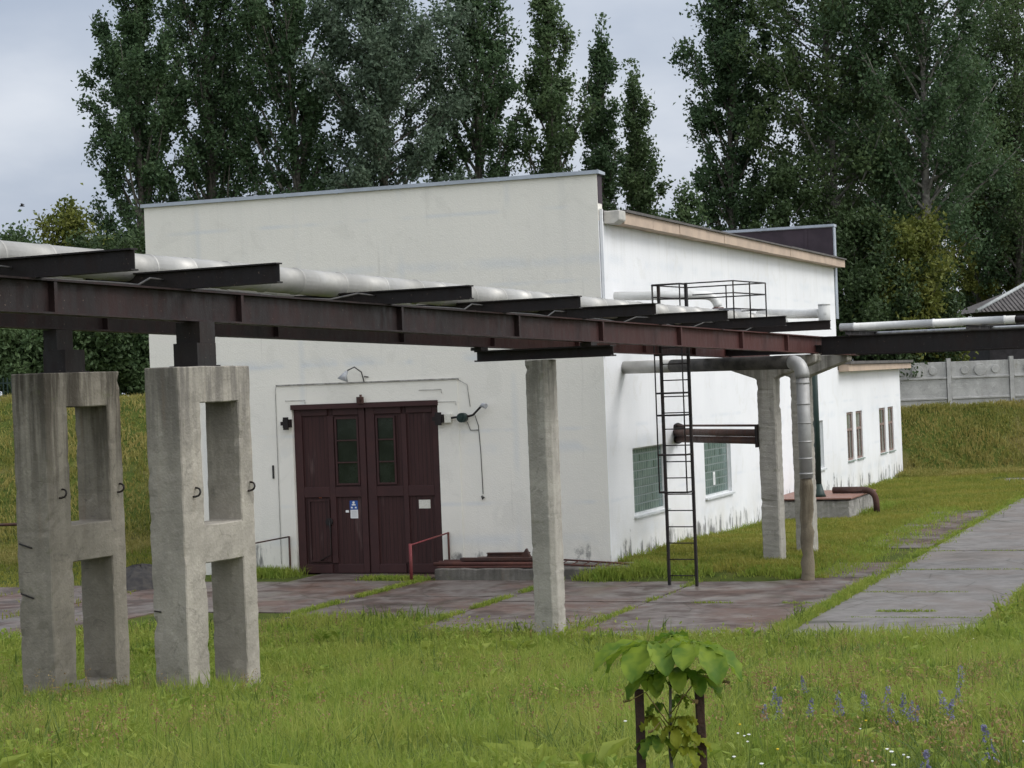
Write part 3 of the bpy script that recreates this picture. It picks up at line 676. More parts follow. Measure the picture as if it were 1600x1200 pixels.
solo('steel_offcut', b, M['rust_dark'], 'heap of dark steel offcuts stacked on the rust red pipes', 'scrap', FB, (-2.5, -.75, .46))
lad = thing('rusty_ladder', 'rusty ladder lying flat on the concrete ledge at the building corner', 'ladder', FB, (-.2, -1.0, .31))
b = MB(); b.tube([(-1.1, -1.1, .36), (1.15, -1.25, .26)], .025, 6); part('side_rail', b, M['rust'], lad)
b = MB(); b.tube([(-1.1, -.55, .42), (1.2, -.75, .30)], .025, 6); part('side_rail', b, M['rust'], lad)
for k in range(8):
    f = k / 7; b = MB(); b.tube([(-1.0 + 2.1 * f, -1.107 - .143 * f, .356 - .093 * f), (-.95 + 2.1 * f, -.56 - .183 * f, .412 - .11 * f)], .014, 5); part('rung', b, M['rust'], lad)

# heap and rail on the left
hp = MB(); hc = FW.loc((-9.9, 53.2, 0)); segs = 18; rings = 6
for r_ in range(rings + 1):
    for k in range(segs):
        a = 2 * math.pi * k / segs; f = r_ / rings; rr = (1 - f) * (1.25 + .3 * math.sin(3 * a)) ; hp.v.append((hc.x + rr * math.cos(a), hc.y + .8 * rr * math.sin(a), -.05 + .62 * (1 - (1 - f) ** 1.8) + .05 * math.sin(5 * a + r_)))
for r_ in range(rings):
    for k in range(segs): hp.f.append([r_ * segs + k, r_ * segs + (k + 1) % segs, (r_ + 1) * segs + (k + 1) % segs, (r_ + 1) * segs + k]); hp.sm.append(False)
solo('soil_heap', hp, M['soil'], 'dark heap of soil on the yard behind the concrete frames', 'heap', FW, hc)
rl = thing('metal_rail', 'low dark metal rail across the grass at the far left', 'rail', FW, (-17.5, 66, 0))
b = MB(); b.tube([(-30, 66, .98), (-15.6, 65.5, 1.02)], .05, 8); part('bar', b, M['rust_dark'], rl)
for xx in (-28, -24, -20, -15.7):
    b = MB(); b.tube([(xx, 65.8, -.1), (xx, 65.8, 1.2 if xx > -16 else .98)], .05, 8); part('post', b, M['rust_dark'], rl)

# ------------------------------------------------------------------ pipe rack
SLOPE = -.0222
def zb(V): return 5.715 + SLOPE * V          # underside of the beams
def zt(V): return zb(V) + .435
rack = thing('pipe_rack', 'long dark brown steel girder rack carrying the silver pipe across the picture', 'pipe rack', FK, (0, 0, 0))
V0, V1 = -24.0, 16.4
for wx, nm in ((1.2, None), (-1.2, None)):
    b = MB(); b.ibeam((wx, V0, zb(V0)), (wx, V1, zb(V1)), .435, .22)
    bo = part('girder', b, M['steel'], rack)
    for v in (-20, -15.6, -11.6, -7.15, -3.05, .5, 4.4, 8.0, 11.0):
        s_ = MB(); z0 = zb(v) + .027; s_.box(wx - .10, wx - .012, v - .008, v + .008, z0, z0 + .38); s_.box(wx + .012, wx + .10, v - .03, v + .03, z0, z0 + .38)
        part('stiffener', s_, M['steel'], bo)
for v in (-23, -19.4, -15.93, -12.86, -7.55, -3.63, -.37, 3.28, 6.72, 9.7):
    b = MB(); z0 = zt(v) + .002; b.ibeam((-1.75, v, z0), (2.8, v, z0 + .0), .27 if v < -10 else .22, .14, .02, .016)
    part('cross_arm', b, M['steel_dark'], rack)
b = MB(); b.ibeam((-1.25, 0, 5.425), (1.72, 0, 5.425), .22, .26, .03, .03); part('crosshead', b, M['steel_dark'], rack)
for wx in (-1.2, 1.2):
    b = MB(); b.box(wx - .12, wx + .12, -.14, .14, 5.647, zb(0) - .004); part('packing_block', b, M['steel_dark'], rack)
for wx in (-1.1, 1.2):
    b = MB(); b.box(wx - .2, wx + .2, -12.85, -12.42, 5.39, 5.70); b.box(wx - .24, wx + .24, -12.9, -12.38, 5.375, 5.392)
    b.box(wx - .22, wx + .18, -12.75 , -12.40, 5.702, zb(-12.5) - .003) if wx > 0 else b.box(wx - .18, wx + .06, -12.85, -12.5, 5.702, zb(-12.5) - .003)
    part('bearing_block', b, M['steel_dark'], rack)
# branch to the right
for v, z0 in ((13.25, 5.38), (16.2, 5.36)):
    b = MB(); b.ibeam((1.36, v, z0), (13, v, z0 - .03), .46, .22); part('girder', b, M['steel_dark'], rack)  # branch girders coloured darker than the main ones, standing in for shade
b = MB(); b.ibeam((-1.6, 13.25, 5.445), (1.355, 13.25, 5.435), .0 + .2, .2); part('crosshead', b, M['steel_dark'], rack)
for wx in (2.2, 5.2, 8.2, 11):
    b = MB(); b.ibeam((wx, 12.6, 5.845), (wx, 16.8, 5.845), .11, .12, .015, .012); part('cross_arm', b, M['steel_dark'], rack)

# main pipe with cladding seams
def pipe_with_bands(name, pts, r, m_, label, cat, frame, base, step=1.05, fit=None, n=20):
    t = thing(name, label, cat, frame, base)
    b = MB(); P = [Vector(p) for p in pts]; L = (P[-1] - P[0]).length; rj = random.Random(7); dirv = (P[-1] - P[0]).normalized()
    path, rad, q = [P[0]], [r], .35
    while q < L - .2:
        jit = Vector((rj.uniform(-.007, .007), 0, rj.uniform(-.007, .007)))
        for dq, ex in ((0, 0), (.001, .010), (.05, .010), (.051, 0)): path.append(P[0] + dirv * (q + dq) + jit); rad.append(r + ex)
        q += step * rj.uniform(.75, 1.25)
    path.append(P[-1]); rad.append(r)
    b.tube(path, rad, n); part('pipe_jacket', b, m_, t)
    return t
def zp(V): return 6.695 + SLOPE * (V + 7.9)
pipe_with_bands('insulated_pipe', [(0.25, -24, zp(-24)), (0.25, 13.4, zp(13.4))], .205, M['clad'], 'long silver clad pipe running along the top of the steel rack', 'pipe', FK, (0, 0, 6.3))
pipe_with_bands('insulated_pipe', [(-.55, -24, zp(-24) - .1), (-.55, 13.0, zp(13.0) - .1)], .10, M['clad'], 'thin silver pipe beside the long pipe on the steel rack', 'pipe', FK, (-.55, 0, 6.3), 1.6, n=14)
pipe_with_bands('branch_pipe', [(1.55, 14.2, 6.07), (6.0, 14.2, 6.06)], .10, M['clad_white'], 'white clad pipe on the branch of the rack leading right', 'pipe', FK, (3, 14.2, 5.96), 1.9, n=14)
b = MB(); b.tube([(6.004, 14.2, 6.06), (6.50, 14.2, 6.06)], .085, 12); solo('bare_pipe', b, M['steel_dark'], 'bare black length of pipe at the right end of the white branch pipe', 'pipe', FK, (6.3, 14.2, 5.96))
b = MB(); b.tube([(6.504, 14.2, 6.06), (11, 14.2, 6.06)], .10, 12); solo('branch_pipe', b, simple('pale_green_pipe', (.42, .60, .46), (.36, .52, .4)), 'pale green pipe just entering at the right edge of the branch rack', 'pipe', FK, (8.5, 14.2, 5.96))
b = MB(); b.tube([(1.5, 15.0, 5.90), (9, 15.0, 5.9)], .035, 8); solo('thin_pipe', b, M['cable'], 'thin grey pipe under the white branch pipe on the right', 'pipe', FK, (4, 15, 5.86))
# sagging cable on the near girder
b = MB(); vv = -23.0; pts = []
arms = [-23, -19.4, -15.93, -12.86, -7.55, -3.63, -.37, 3.28, 6.72, 9.7]
for a, c in zip(arms[:-1], arms[1:]):
    for k in range(8):
        f = k / 8; v = a + (c - a) * f; pts.append((1.0 + .12 * math.sin(v * 2.1), v, zt(v) + .03 + (.12 if k in (0, 7) else .06 * (2 * f - 1) ** 4)))
b.tube(pts, .016, 6); solo('cable', b, M['wire'], 'thin grey cable sagging between the cross arms of the rack', 'cable', FK, (1.0, 0, 6.2))

# concrete H-frames carrying the rack
def frame_mesh(w0, w1, va, vb):
    xs_ = [va, va + .47, vb - .31, vb]; zs_ = [0.45, 0.92, 2.70, 3.22, 4.88, 5.375]
    b = MB()
    ids = {}
    def solid(i, j): return not (i == 1 and j in (1, 3))
    for i in range(3):
        for j in range(5):
            if not solid(i, j): continue
            y0_, y1_, z0, z1 = xs_[i], xs_[i + 1], zs_[j], zs_[j + 1]
            for wx in (w0, w1): b.add([(wx, y0_, z0), (wx, y1_, z0), (wx, y1_, z1), (wx, y0_, z1)], [(0, 1, 2, 3)])
            for (di, dj, e) in ((-1, 0, ((y0_, z0), (y0_, z1))), (1, 0, ((y1_, z0), (y1_, z1))), (0, -1, ((y0_, z0), (y1_, z0))), (0, 1, ((y0_, z1), (y1_, z1)))):
                a, c = i + di, j + dj
                if 0 <= a < 3 and 0 <= c < 5 and solid(a, c): continue
                (p, q), (r, s) = e
                b.add([(w0, p, q), (w1, p, q), (w1, r, s), (w0, r, s)], [(0, 1, 2, 3)])
    return b
def weld_build(name, b, mt, parent, rough, bev):
    me = bpy.data.meshes.new(name); base = Vector(parent['_b']); me.from_pydata([tuple(Vector(v) - base) for v in b.v], [], b.f)
    bm = bmesh.new(); bm.from_mesh(me); bmesh.ops.remove_doubles(bm, verts=bm.verts, dist=.001); bmesh.ops.recalc_face_normals(bm, faces=bm.faces)
    bmesh.ops.bevel(bm, geom=[e for e in bm.edges if len(e.link_faces) == 2 and e.calc_face_angle(0) > .5], offset=bev, segments=1, affect='EDGES')
    for _ in range(6):
        le = [e for e in bm.edges if e.calc_length() > .13]
        if not le: break
        bmesh.ops.subdivide_edges(bm, edges=le, cuts=1, use_grid_fill=True)
    bmesh.ops.triangulate(bm, faces=[f for f in bm.faces if len(f.verts) > 4])
    for v in bm.verts:
        p = v.co * 2.6 + base
        v.co += Vector((mnoise.noise(p), mnoise.noise(p + Vector((9, 3, 1))), mnoise.noise(p + Vector((2, 7, 5))))) * rough * .45 + Vector((mnoise.noise(p * 4), mnoise.noise(p * 4 + Vector((5, 5, 5))), 0)) * rough * .8
    bm.normal_update()
    for v in bm.verts:
        if v.calc_shell_factor() > 1.03:
            k = mnoise.noise(v.co * 3.3 + base) + .6 * mnoise.noise(v.co * 8.7 + base)
            if k > .42: v.co -= v.normal * min(.04, (k - .42) * .11)
    bm.to_mesh(me); bm.free(); me.materials.append(mt)
    o = bpy.data.objects.new(name, me); COL.objects.link(o); o.parent = parent; return o
for w0, w1, mt, lb in ((.93, 1.5, 'concrete', 'pale concrete H-frame with two lifting hooks, right one of the pair under the rack'), (-1.4, -.8, 'concrete_dark', 'darker stained concrete H-frame, left one of the pair under the rack')):
    fo = thing('support_frame', lb, 'concrete frame', FK, ((w0 + w1) / 2, -12.6, .85), 'concrete frames carrying the pipe rack')
    weld_build('frame', frame_mesh(w0, w1, -13.43, -11.78), M[mt], fo, .014, .014)
    for v in (-13.2, -11.93):
        h = MB(); pts = [(w1 - .02, v, 3.62), (w1 + .035, v, 3.62)] + [(w1 + .04 + .055 * math.sin(k * math.pi / 6), v + .02 + .03 * k / 6, 3.68 + -.055 * math.cos(k * math.pi / 6)) for k in range(7)] + [(w1 - .02, v + .06, 3.74)]
        h.tube(pts, .014, 6); part('lifting_hook', h, M['black_iron'], fo)
    for k, (wz, zz, ln) in enumerate(((w0 + .15, 3.0, .22), (w0 + .08, 2.3, .14))):
        h = MB(); h.tube([(w0 + .06, -13.45, zz), (w0 + .30, -13.47, zz - .06)], .012, 5) if lb.startswith('darker') else h.tube([(w0 + .04, -13.45, 2.1), (w0 + .16, -13.46, 2.09)], .010, 5)
        if k == 0 or lb.startswith('darker'): part('rebar_end', h, M['black_iron'], fo)
# single column under the crosshead
cl_ = thing('concrete_column', 'square pale concrete column standing alone in the middle under the steel crosshead', 'column', FK, (.15, 0, 0))
b = MB(); b.prism([(-.09, -.21, -.3), (.30, -.21, -.3), (.39, -.12, -.3), (.39, .21, -.3), (-.09, .21, -.3)], (0, 0, 5.715))
weld_build('shaft', b, M['concrete_col'], cl_, .012, .012)
# T-headed columns at the junction
for V, lb in ((13.0, 'T-headed concrete column in front, nearest the caged ladder'), (15.75, 'T-headed concrete column behind the silver downpipe')):
    c_ = thing('concrete_column', lb, 'column', FK, (0, V, .2), 'T-headed concrete columns at the junction of the rack')
    sh = 0.0 if V < 14 else -.10
    b = MB(); b.prism([(-.24, V - .21, .0), (.24, V - .21, .0), (.24, V - .21, 4.84), (1.36, V - .21, 5.22), (1.36, V - .21, 5.41), (-1.36, V - .21, 5.41), (-1.36, V - .21, 5.22), (-.24, V - .21, 4.84)], (0, .42, 0)); b.v = [(q[0] + sh, q[1], q[2]) for q in b.v]
    weld_build('shaft', b, M['concrete_col'], c_, .016, .03)

# pipes from the wall to the rack
d0 = FK.loc(FB.wld((-.05, 1.73, 5.27))); d1 = FK.loc(gz(1266, 908, 0.0)); d1.z = 5.22; DX, DY = d1.x, d1.y
dw = thing('duct_pipe', 'silver insulated duct leaving the white wall and bending down to the ground', 'pipe', FK, (DX, DY, 0))
def arc(a, c, b_, n=7):
    return [Vector(a) * (1 - t) ** 2 + Vector(c) * 2 * t * (1 - t) + Vector(b_) * t * t for t in [k / n for k in range(n + 1)]]
hdir = (d1 - d0).normalized(); L = (d1 - d0).length
b = MB(); b.tube([d0, d0 + hdir * (L * .30)], .165, 16); part('duct', b, M['clad'], dw)
b = MB(); b.tube([d0 + hdir * (L * .30 + .004), d1 - hdir * .35], .165, 16); part('duct', b, M['duct_shaded'], dw, label='duct section under the rack, its shade put into the dark colour')
b = MB(); b.tube(arc(d1 - hdir * .346, d1, (DX, DY, 4.84)), .17, 16); part('elbow', b, M['clad_shiny'], dw)
b = MB(); b.tube([(DX, DY, 4.836), (DX, DY, 2.45)], .155, 16)
for zz in (4.7, 4.2, 3.75, 3.3, 2.9, 2.54): b.tube([(DX, DY, zz), (DX, DY, zz + .04)], .165, 16)
part('downpipe', b, M['clad_shiny'], dw)
rj = random.Random(3); b = MB(); b.tube([(DX + rj.uniform(-.02, .02) - .06 * (k / 14), DY, 2.44 - 2.55 * k / 14) for k in range(15)], [.15 + rj.uniform(-.022, .026) for k in range(15)], 14); part('lagging', b, M['lagging'], dw, label='rough grey brown lower pipe with worn lagging')
# dark pipe bundle to the front T column
w0 = FK.loc(FB.wld((-.1, 6.48, 3.34))); c0 = Vector((-.25, 12.95, 3.42)); bd = thing('pipe_bundle', 'bundle of dark rusty pipes from the side wall to the T column', 'pipes', FK, (-1, 12, 3.3))
for dz, r_, off in ((.24, .03, .08), (.06, .095, -.03), (-.14, .095, .06)):
    b = MB(); b.tube([w0 + Vector((off, 0, dz)), c0 + Vector((0, off * 2, dz))], r_, 8); part('pipe', b, M['rust_dark'], bd)
b = MB(); b.box(c0.x - .05, c0.x + .0, c0.y - .25, c0.y + .25, 3.12, 3.70); part('clamp', b, M['steel_dark'], bd)
b = MB(); b.tube([w0 + Vector((.15, -.06, .02)), w0 + Vector((.22, -.09, .02))], .3, 10); part('flange', b, M['steel_dark'], bd)
# white pipe from the upper wall with an elbow and valve
p0 = FB.wld((-.05, 1.13, 7.14)); p1 = at(1112, 461, 53.5); dn = at(1121, 487, 53.6)
vp = thing('steam_pipe', 'white pipe from the upper wall bending down onto the rack with a rusty valve', 'pipe', FW, (p1.x, p1.y, 6.5))
dd = (p1 - p0).normalized()
b = MB(); b.tube([p0, p1 - dd * .25] + arc(p1 - dd * .24, p1 + dd * .1, p1 + dd * .16 + Vector((0, 0, -.32))), .115, 14); part('pipe', b, M['clad_white'], vp)
q = p1 + dd * .16
b = MB(); b.tube([q + Vector((0, 0, -.33)), q + Vector((0, 0, -.42))], .15, 10); b.tube([q + Vector((0, 0, -.42)), q + Vector((0, 0, -.75))], .085, 10); b.tube([q + Vector((-.08, 0, -.55)), q + Vector((.08, 0, -.55))], .14, 10); b.tube([q + Vector((0, 0, -.72)), q + Vector((0, 0, -1.1))], .12, 10); part('valve', b, M['rust'], vp)
# pipe and drum on the right
h0 = at(1188, 489, 57.5); h1 = at(1283, 489.5, 53); dr = at(1288, 491, 53)
dp = thing('drum_pipe', 'white pipe ending in an upright drum at the corner of the rack', 'pipe', FW, (dr.x, dr.y, 6.1))
b = MB(); b.tube([h0, h0.lerp(h1, .3) + Vector((0, 0, -.02)), h0.lerp(h1, .65) + Vector((0, 0, -.02)), h1], .125, 14); part('pipe', b, M['clad_white'], dp)
b = MB(); b.tube([(dr.x, dr.y, 6.12), (dr.x, dr.y, 6.70)], .155, 16); b.tube([(dr.x, dr.y, 6.701), (dr.x, dr.y, 6.73)], .165, 16); b.box(dr.x - .03, dr.x + .03, dr.y - .165, dr.y - .15, 6.45, 6.50); part('drum', b, M['clad_white'], dp)

# service platform with railing, caged ladder
pf = thing('service_platform', 'small steel platform with thin black railings on top of the rack', 'platform', FK, (-.3, 10, 6.2))
px0, px1, py0, py1 = -1.34, .71, 9.0, 11.15; zf = 6.24; zr = 7.17
b = MB(); b.box(px0, px1, py0, py1, zf - .05, zf); part('deck', b, M['steel_dark'], pf)
corners = [(px0, py0), (px1, py0), (px1, py1), (px0, py1)]
for (a, c) in corners + [((px1), (py0 + py1) / 2), ((px0 + px1) / 2, py1)]:
    b = MB(); b.tube([(a, c, zf), (a, c, zr)], .018, 6); part('post', b, M['black_iron'], pf)
for zz in (zr, zr - .28, zf + .28):
    b = MB()
    for (a, c), (d, e) in zip(corners, corners[1:] + corners[:1]):
        if (a, c) == corners[0] and zz != zr: b.tube([((a + d) / 2, c, zz), (d, e, zz)], .014, 6); continue
        b.tube([(a, c, zz), (d, e, zz)], .016, 6)
    part('rail', b, M['black_iron'], pf)
b = MB(); b.box(-.55, .15, 10.4, 10.95, zf + .002, zf + .35); solo('metal_box', b, M['cable'], 'grey metal box on the service platform under the white pipe', 'box', FK, (-.2, 10.7, zf), bevel=.01)
ld = thing('caged_ladder', 'tall black steel ladder with safety cage standing before the side wall windows', 'ladder', FK, (-.7, 8.9, 0))
LX0, LX1, LY = -1.12, -.42, 8.85
def lx(xa, z): return xa + (7.0 - z) * (-.0) 
for xa, foot in ((LX0, 0.05), (LX1, -.02)):
    b = MB(); b.box(xa - .03, xa + .03, LY - .035, LY + .035, foot, 7.18); part('side_rail', b, M['black_iron'], ld)
z_ = .28
while z_ < 7.0:
    b = MB(); b.tube([(LX0 + .03, LY, z_), (LX1 - .03, LY, z_)], .014, 6); part('rung', b, M['black_iron'], ld); z_ += .385
CY_ = LY - .38
for zz in (2.27, 3.15, 4.08, 4.6, 5.5, 6.4, 7.15):
    b = MB()
    pth = [(LX0, LY - .036, zz), (LX0, CY_, zz), (LX1, CY_, zz), (LX1, LY - .036, zz)]
    for a, c in zip(pth[:-1], pth[1:]): b.tube([a, c], .022, 6)
    part('cage_hoop', b, M['black_iron'], ld)
for xa in (LX0, LX1):
    b = MB(); b.tube([(xa, CY_, 2.25), (xa, CY_, 7.16)], .018, 6); part('cage_bar', b, M['black_iron'], ld)

# pit with rusty lid, flue pipe and elbow
pit = thing('concrete_pit', 'low concrete pit with rusty lid against the side wall', 'pit', FB, (1.6, 20, 0))
b = MB(); b.box(.02, 2.75, 17.3, 21.6, -.1, .66); weld_build('curb', b, M['concrete_pit'], pit, .03, .04)
b = MB(); b.box(.02, 2.82, 17.2, 21.7, .71, .75); part('lid', b, M['rust_pale'], pit)
b = MB(); b.tube([(1.7, 19.7, .87), (2.75, 19.6, .87)] + arc((2.75, 19.6, .87), (3.18, 19.55, .87), (3.2, 19.55, .48), 5) + [(3.22, 19.55, -.05)], .11, 10)
solo('rusty_elbow_pipe', b, M['rust_dark'], 'rust brown elbow pipe curving off the pit lid into the grass', 'pipe', FB, (3.4, 18.9, 0))
fl = thing('flue_pipe', 'tall dark green pipe with a conical foot standing on the pit lid', 'pipe', FB, (1.55, 18.1, .7))
b = MB(); b.tube([(1.55, 18.1, 1.18), (1.55, 18.1, 6.0)], .105, 14); part('tube', b, M['green_pipe'], fl)
b = MB(); b.tube([(1.55, 18.1, .755), (1.55, 18.1, .86), (1.55, 18.1, 1.18)], [.25, .2, .11], 14); part('foot', b, M['green_pipe'], fl)

# ------------------------------------------------------------------ fences and house behind
cf = thing('concrete_fence', 'grey precast concrete panel fence along the top of the grass bank on the right', 'fence', FW, (25, 99, 2.9))
fx = 6.0; zb_ = 2.93
while fx < 45:
    b = MB(); b.box(fx + .12, fx + 2.94, 98.95, 99.05, zb_, zb_ + 2.25)
    for zz in (.42, 1.42): b.box(fx + .12, fx + 2.94, 98.88, 98.948, zb_ + zz, zb_ + zz + .10)
    for c in (.75, 1.5, 2.25):
        if c == 1.5: b.tube([(fx + c + .03, 98.88, zb_ + 1.83), (fx + c + .03, 98.949, zb_ + 1.83)], .30, 20)
        else: b.tube([(fx + c + .03, 98.89, zb_ + 1.83), (fx + c + .03, 98.949, zb_ + 1.83)], .20, 16)
    part('panel', b, M['fence_concrete'], cf, bevel=.012)
    b = MB(); b.box(fx - .10, fx + .10, 98.86, 99.12, zb_ - .1, zb_ + 2.42); part('post', b, M['fence_concrete'], cf)
    fx += 3.06
pf2 = thing('picket_fence', 'dark green metal picket fence on the bank at the far left', 'fence', FW, (-22, 82, 4.9))
b = MB()
for k in range(60):
    xk = -28 + k * .165; b.box(xk, xk + .05, 82, 82.03, 4.9, 5.95)
part('pickets', b, M['green_pipe'], pf2)
b = MB(); b.box(-28, -18.2, 82.032, 82.08, 5.15, 5.22); b.box(-28, -18.2, 82.032, 82.08, 5.7, 5.77); part('rail', b, M['green_pipe'], pf2)
hs = thing('house', 'old house with grey ribbed roof beyond the concrete fence at the right edge', 'house', FW, (36, 124, 3))
b = MB(); b.box(28.2, 44, 119.5, 127.5, 2.8, 7.9); part('wall', b, M['house_wall'], hs)
b = MB(); ez, rz = 8.05, 9.75
b.add([(27.3, 118.6, ez), (45, 118.6, ez), (45, 123.5, rz), (31.5, 123.5, rz), (27.3, 128.4, ez), (45, 128.4, ez)], [(0, 1, 2, 3), (3, 2, 5, 4), (0, 3, 4)])
for k in range(70):
    xk = 27.4 + k * .25
    f0 = 0.0; z0 = ez + .04; f1 = min(1.0, (xk - 27.3) / 4.2)
    b.tube([(xk, 118.6, ez + .02), (xk, 118.6 + 4.9 * f1, ez + (rz - ez) * f1 + .02)], .05, 4)
part('roof', b, M['slate'], hs)
b = MB(); b.tube([(27.3, 118.6, ez + .06), (31.5, 123.5, rz + .06)], .12, 6); b.tube([(31.5, 123.5, rz + .06), (45, 123.5, rz + .06)], .12, 6); part('ridge', b, M['pale_trim'], hs)

# ------------------------------------------------------------------ trees
def leaf_cards(P, rng, lmin, lmax, up_bias=0.0):
    n = len(P); L_ = rng.uniform(lmin, lmax, n)[:, None]; Wd = L_ * rng.uniform(.5, .75, n)[:, None]
    a = rng.normal(size=(n, 3)); a[:, 2] += up_bias; a /= np.linalg.norm(a, axis=1)[:, None]
    c = rng.normal(size=(n, 3)); b_ = np.cross(a, c); b_ /= np.linalg.norm(b_, axis=1)[:, None] + 1e-9
    nrm = np.cross(a, b_) * (L_ * .12)
    V = np.stack([P - a * L_ * .5, P + b_ * Wd * .5 + nrm, P + a * L_ * .5, P - b_ * Wd * .5 + nrm], 1).reshape(-1, 3)
    return V, np.arange(4 * n), np.full(n, 4)
def make_tree(name, label, cat, x, y, H, hw, kind, leafm, seed, f0=.06, group=None, lean=0.0, dens=1.0, leaf=(.15, .30), bark='bark', trunk_r=None, base_z=None):
    rng = np.random.default_rng(seed); rr = random.Random(seed)
    z0 = tz(x, y) if base_z is None else base_z
    t = thing(name, label, cat, FW, (x, y, z0), group)
    tr = MB(); tr_r = trunk_r or H * .0125
    ph = rr.uniform(0, 6)
    def tp(f): return Vector((lean * H * f * f + .012 * H * math.sin(4 * f + ph) * f, .012 * H * math.cos(3.3 * f + ph) * f, H * f))
    tr.tube([tp(i / 12 * .955) + Vector((x, y, z0 - (.3 if i == 0 else 0))) for i in range(13)], [max(tr_r * (1 - .97 * i / 12), .012) for i in range(13)], 7)
    pts = []
    def env(f):
        if kind == 'poplar': return hw * min(1, .55 + (f - f0) / .35 * .45) * (max(0, 1 - f) ** .62) * (1.18 if f < .6 else 1.0)
        if kind == 'broad': return hw * (math.sin(math.pi * min(1, max(0, (f - f0) / (1.02 - f0))) ** .75) ** .6)
        return hw * (max(0.05, 1 - ((f - .42) / .60) ** 2) ** .5)
    ntop = int(260 * dens); ft = rng.uniform(.84, 1.0, ntop); pts.append(np.array([tuple(tp(q)) for q in ft]) + rng.normal(size=(ntop, 3)) * (hw * .30 * (1.03 - ft) / .16 * .5 + .10)[:, None] * np.array([1, 1, .6]))
    nb = int({'poplar': 66, 'broad': 78, 'shrub': 44}[kind] * (1 if H > 12 else .8))
    for k in range(nb):
        f = f0 + (0.93 - f0) * ((k + rr.random()) / nb) ** (1.0 if kind != 'poplar' else .9)
        az = k * 2.39996 + rr.uniform(-.5, .5)
        up = {'poplar': rr.uniform(1.6, 3.0), 'broad': rr.uniform(.5, 1.5), 'shrub': rr.uniform(.3, 1.2)}[kind]
        R_ = env(min(.985, f + .06)) * rr.choice((.5, .75, .95, 1.05, 1.2)) * rr.uniform(.88, 1.1); rise = min(R_ * up, (1.02 - f) * H * (.9 if f > .8 else .8))
        a = tp(f); end = a + Vector((math.cos(az) * R_, math.sin(az) * R_, rise))
        mid = a.lerp(end, .5) + Vector((math.cos(az), math.sin(az), -.6 if kind == 'poplar' else .35)) * (R_ * .16)
        path = arc(a, mid, end, 5)
        off = Vector((x, y, z0))
        br_r = max(.03, tr_r * .38 * (1 - f) + .02)
        tr.tube([p + off for p in path], [br_r * (1 - .8 * i / 5) for i in range(6)], 4, caps=False)
        L_ = (end - a).length
        subs = [(path, L_, 1.0)]
        for q in range(3 if kind != 'shrub' else 4):
            g_ = rr.uniform(.3, .9); s0 = path[min(5, int(g_ * 5))]; az2 = az + rr.uniform(-1.4, 1.4); l2 = L_ * rr.uniform(.2, .42)
            e2 = s0 + Vector((math.cos(az2) * l2 * .6, math.sin(az2) * l2 * .6, l2 * (rr.uniform(.5, 1.0) if kind == 'poplar' else rr.uniform(-.1, .6))))
            sp = [s0.lerp(e2, i / 3) for i in range(4)]; subs.append((sp, l2, .9))
            tr.tube([p + off for p in sp], [br_r * .4, br_r * .3, br_r * .2, .012], 3, caps=False)
        for sp, l2, wgt in subs:
            nl = int(l2 * 70 * dens * wgt * rr.uniform(.6, 1.35) * (1 if kind == 'poplar' else 1.1))
            if nl < 1: continue
            kc = max(2, int(l2 / .8)); u_ = np.clip(rng.beta(1.7, .95, kc)[rng.integers(0, kc, nl)] + rng.normal(0, .035, nl), 0, 1); ip = np.clip(u_ * (len(sp) - 1), 0, len(sp) - 1.001); i0 = ip.astype(int); fr_ = (ip - i0)[:, None]
            A_ = np.array(sp); q = A_[i0] * (1 - fr_) + A_[i0 + 1] * fr_
            sg = {'poplar': .19, 'broad': .29, 'shrub': .33}[kind] * (.6 + .7 * u_)[:, None] * (H / 26 if H > 12 else .8)
            pts.append(q + rng.normal(size=(nl, 3)) * sg * np.array([1, 1, 1.15]))
    P = np.concatenate(pts)
    V, ff, ss = leaf_cards(P, rng, leaf[0], leaf[1], .3)
    me = bpy.data.meshes.new('crown'); mesh_np(me, V, ff, ss); me.materials.append(LEAF[leafm])
    c = bpy.data.objects.new('crown', me); COL.objects.link(c); c.parent = t
    part('trunk', tr, M[bark], t, recalc=False)
    return t
PG = 'poplars behind the workshop'
def tree_at(px, d, topy, hwpx, name, label, cat, kind, leafm, seed, **k):
    p = at(px, 600, d); x = p.x; z0 = tz(x, d); top = at(px, topy, d).z; H = top - z0
    return make_tree(name, label, cat, x, d, H, hwpx * d / F, kind, leafm, seed, **k)
tree_at(236, 110, -120, 100, 'poplar_tree', 'tall poplar at the left end of the row, beside open sky', 'tree', 'poplar', 'poplar', 11, group=PG, f0=.12, dens=1.25)
tree_at(347, 113, -260, 98, 'poplar_tree', 'narrow tall poplar second in the row, above the left part of the front wall', 'tree', 'poplar', 'poplar', 12, group=PG, f0=.15)
tree_at(476, 111, -240, 118, 'poplar_tree', 'dense broad-crowned poplar above the red gate', 'tree', 'poplar', 'poplar', 13, group=PG, f0=.15, dens=1.15)
tree_at(612, 109, -70, 118, 'silver_poplar', 'silvery grey-green leaved tree in the middle of the row', 'tree', 'broad', 'silver', 14, group=None, f0=.25, dens=1.1)
tree_at(756, 112, -190, 92, 'poplar_tree', 'tall poplar just right of the silvery tree', 'tree', 'poplar', 'poplar', 15, group=PG, f0=.2)
tree_at(880, 113, -90, 66, 'poplar_tree', 'slim poplar above the right end of the front parapet', 'tree', 'poplar', 'poplar2', 16, group=PG, f0=.2)
tree_at(956, 117, 18, 46, 'poplar_tree', 'thin pointed poplar rising behind the building corner', 'tree', 'poplar', 'poplar', 17, group=PG, f0=.3)
tree_at(1012, 119, 92, 54, 'poplar_tree', 'shortest pointed poplar standing alone in the gap of sky', 'tree', 'poplar', 'poplar2', 18, group=PG, f0=.25, dens=.9)
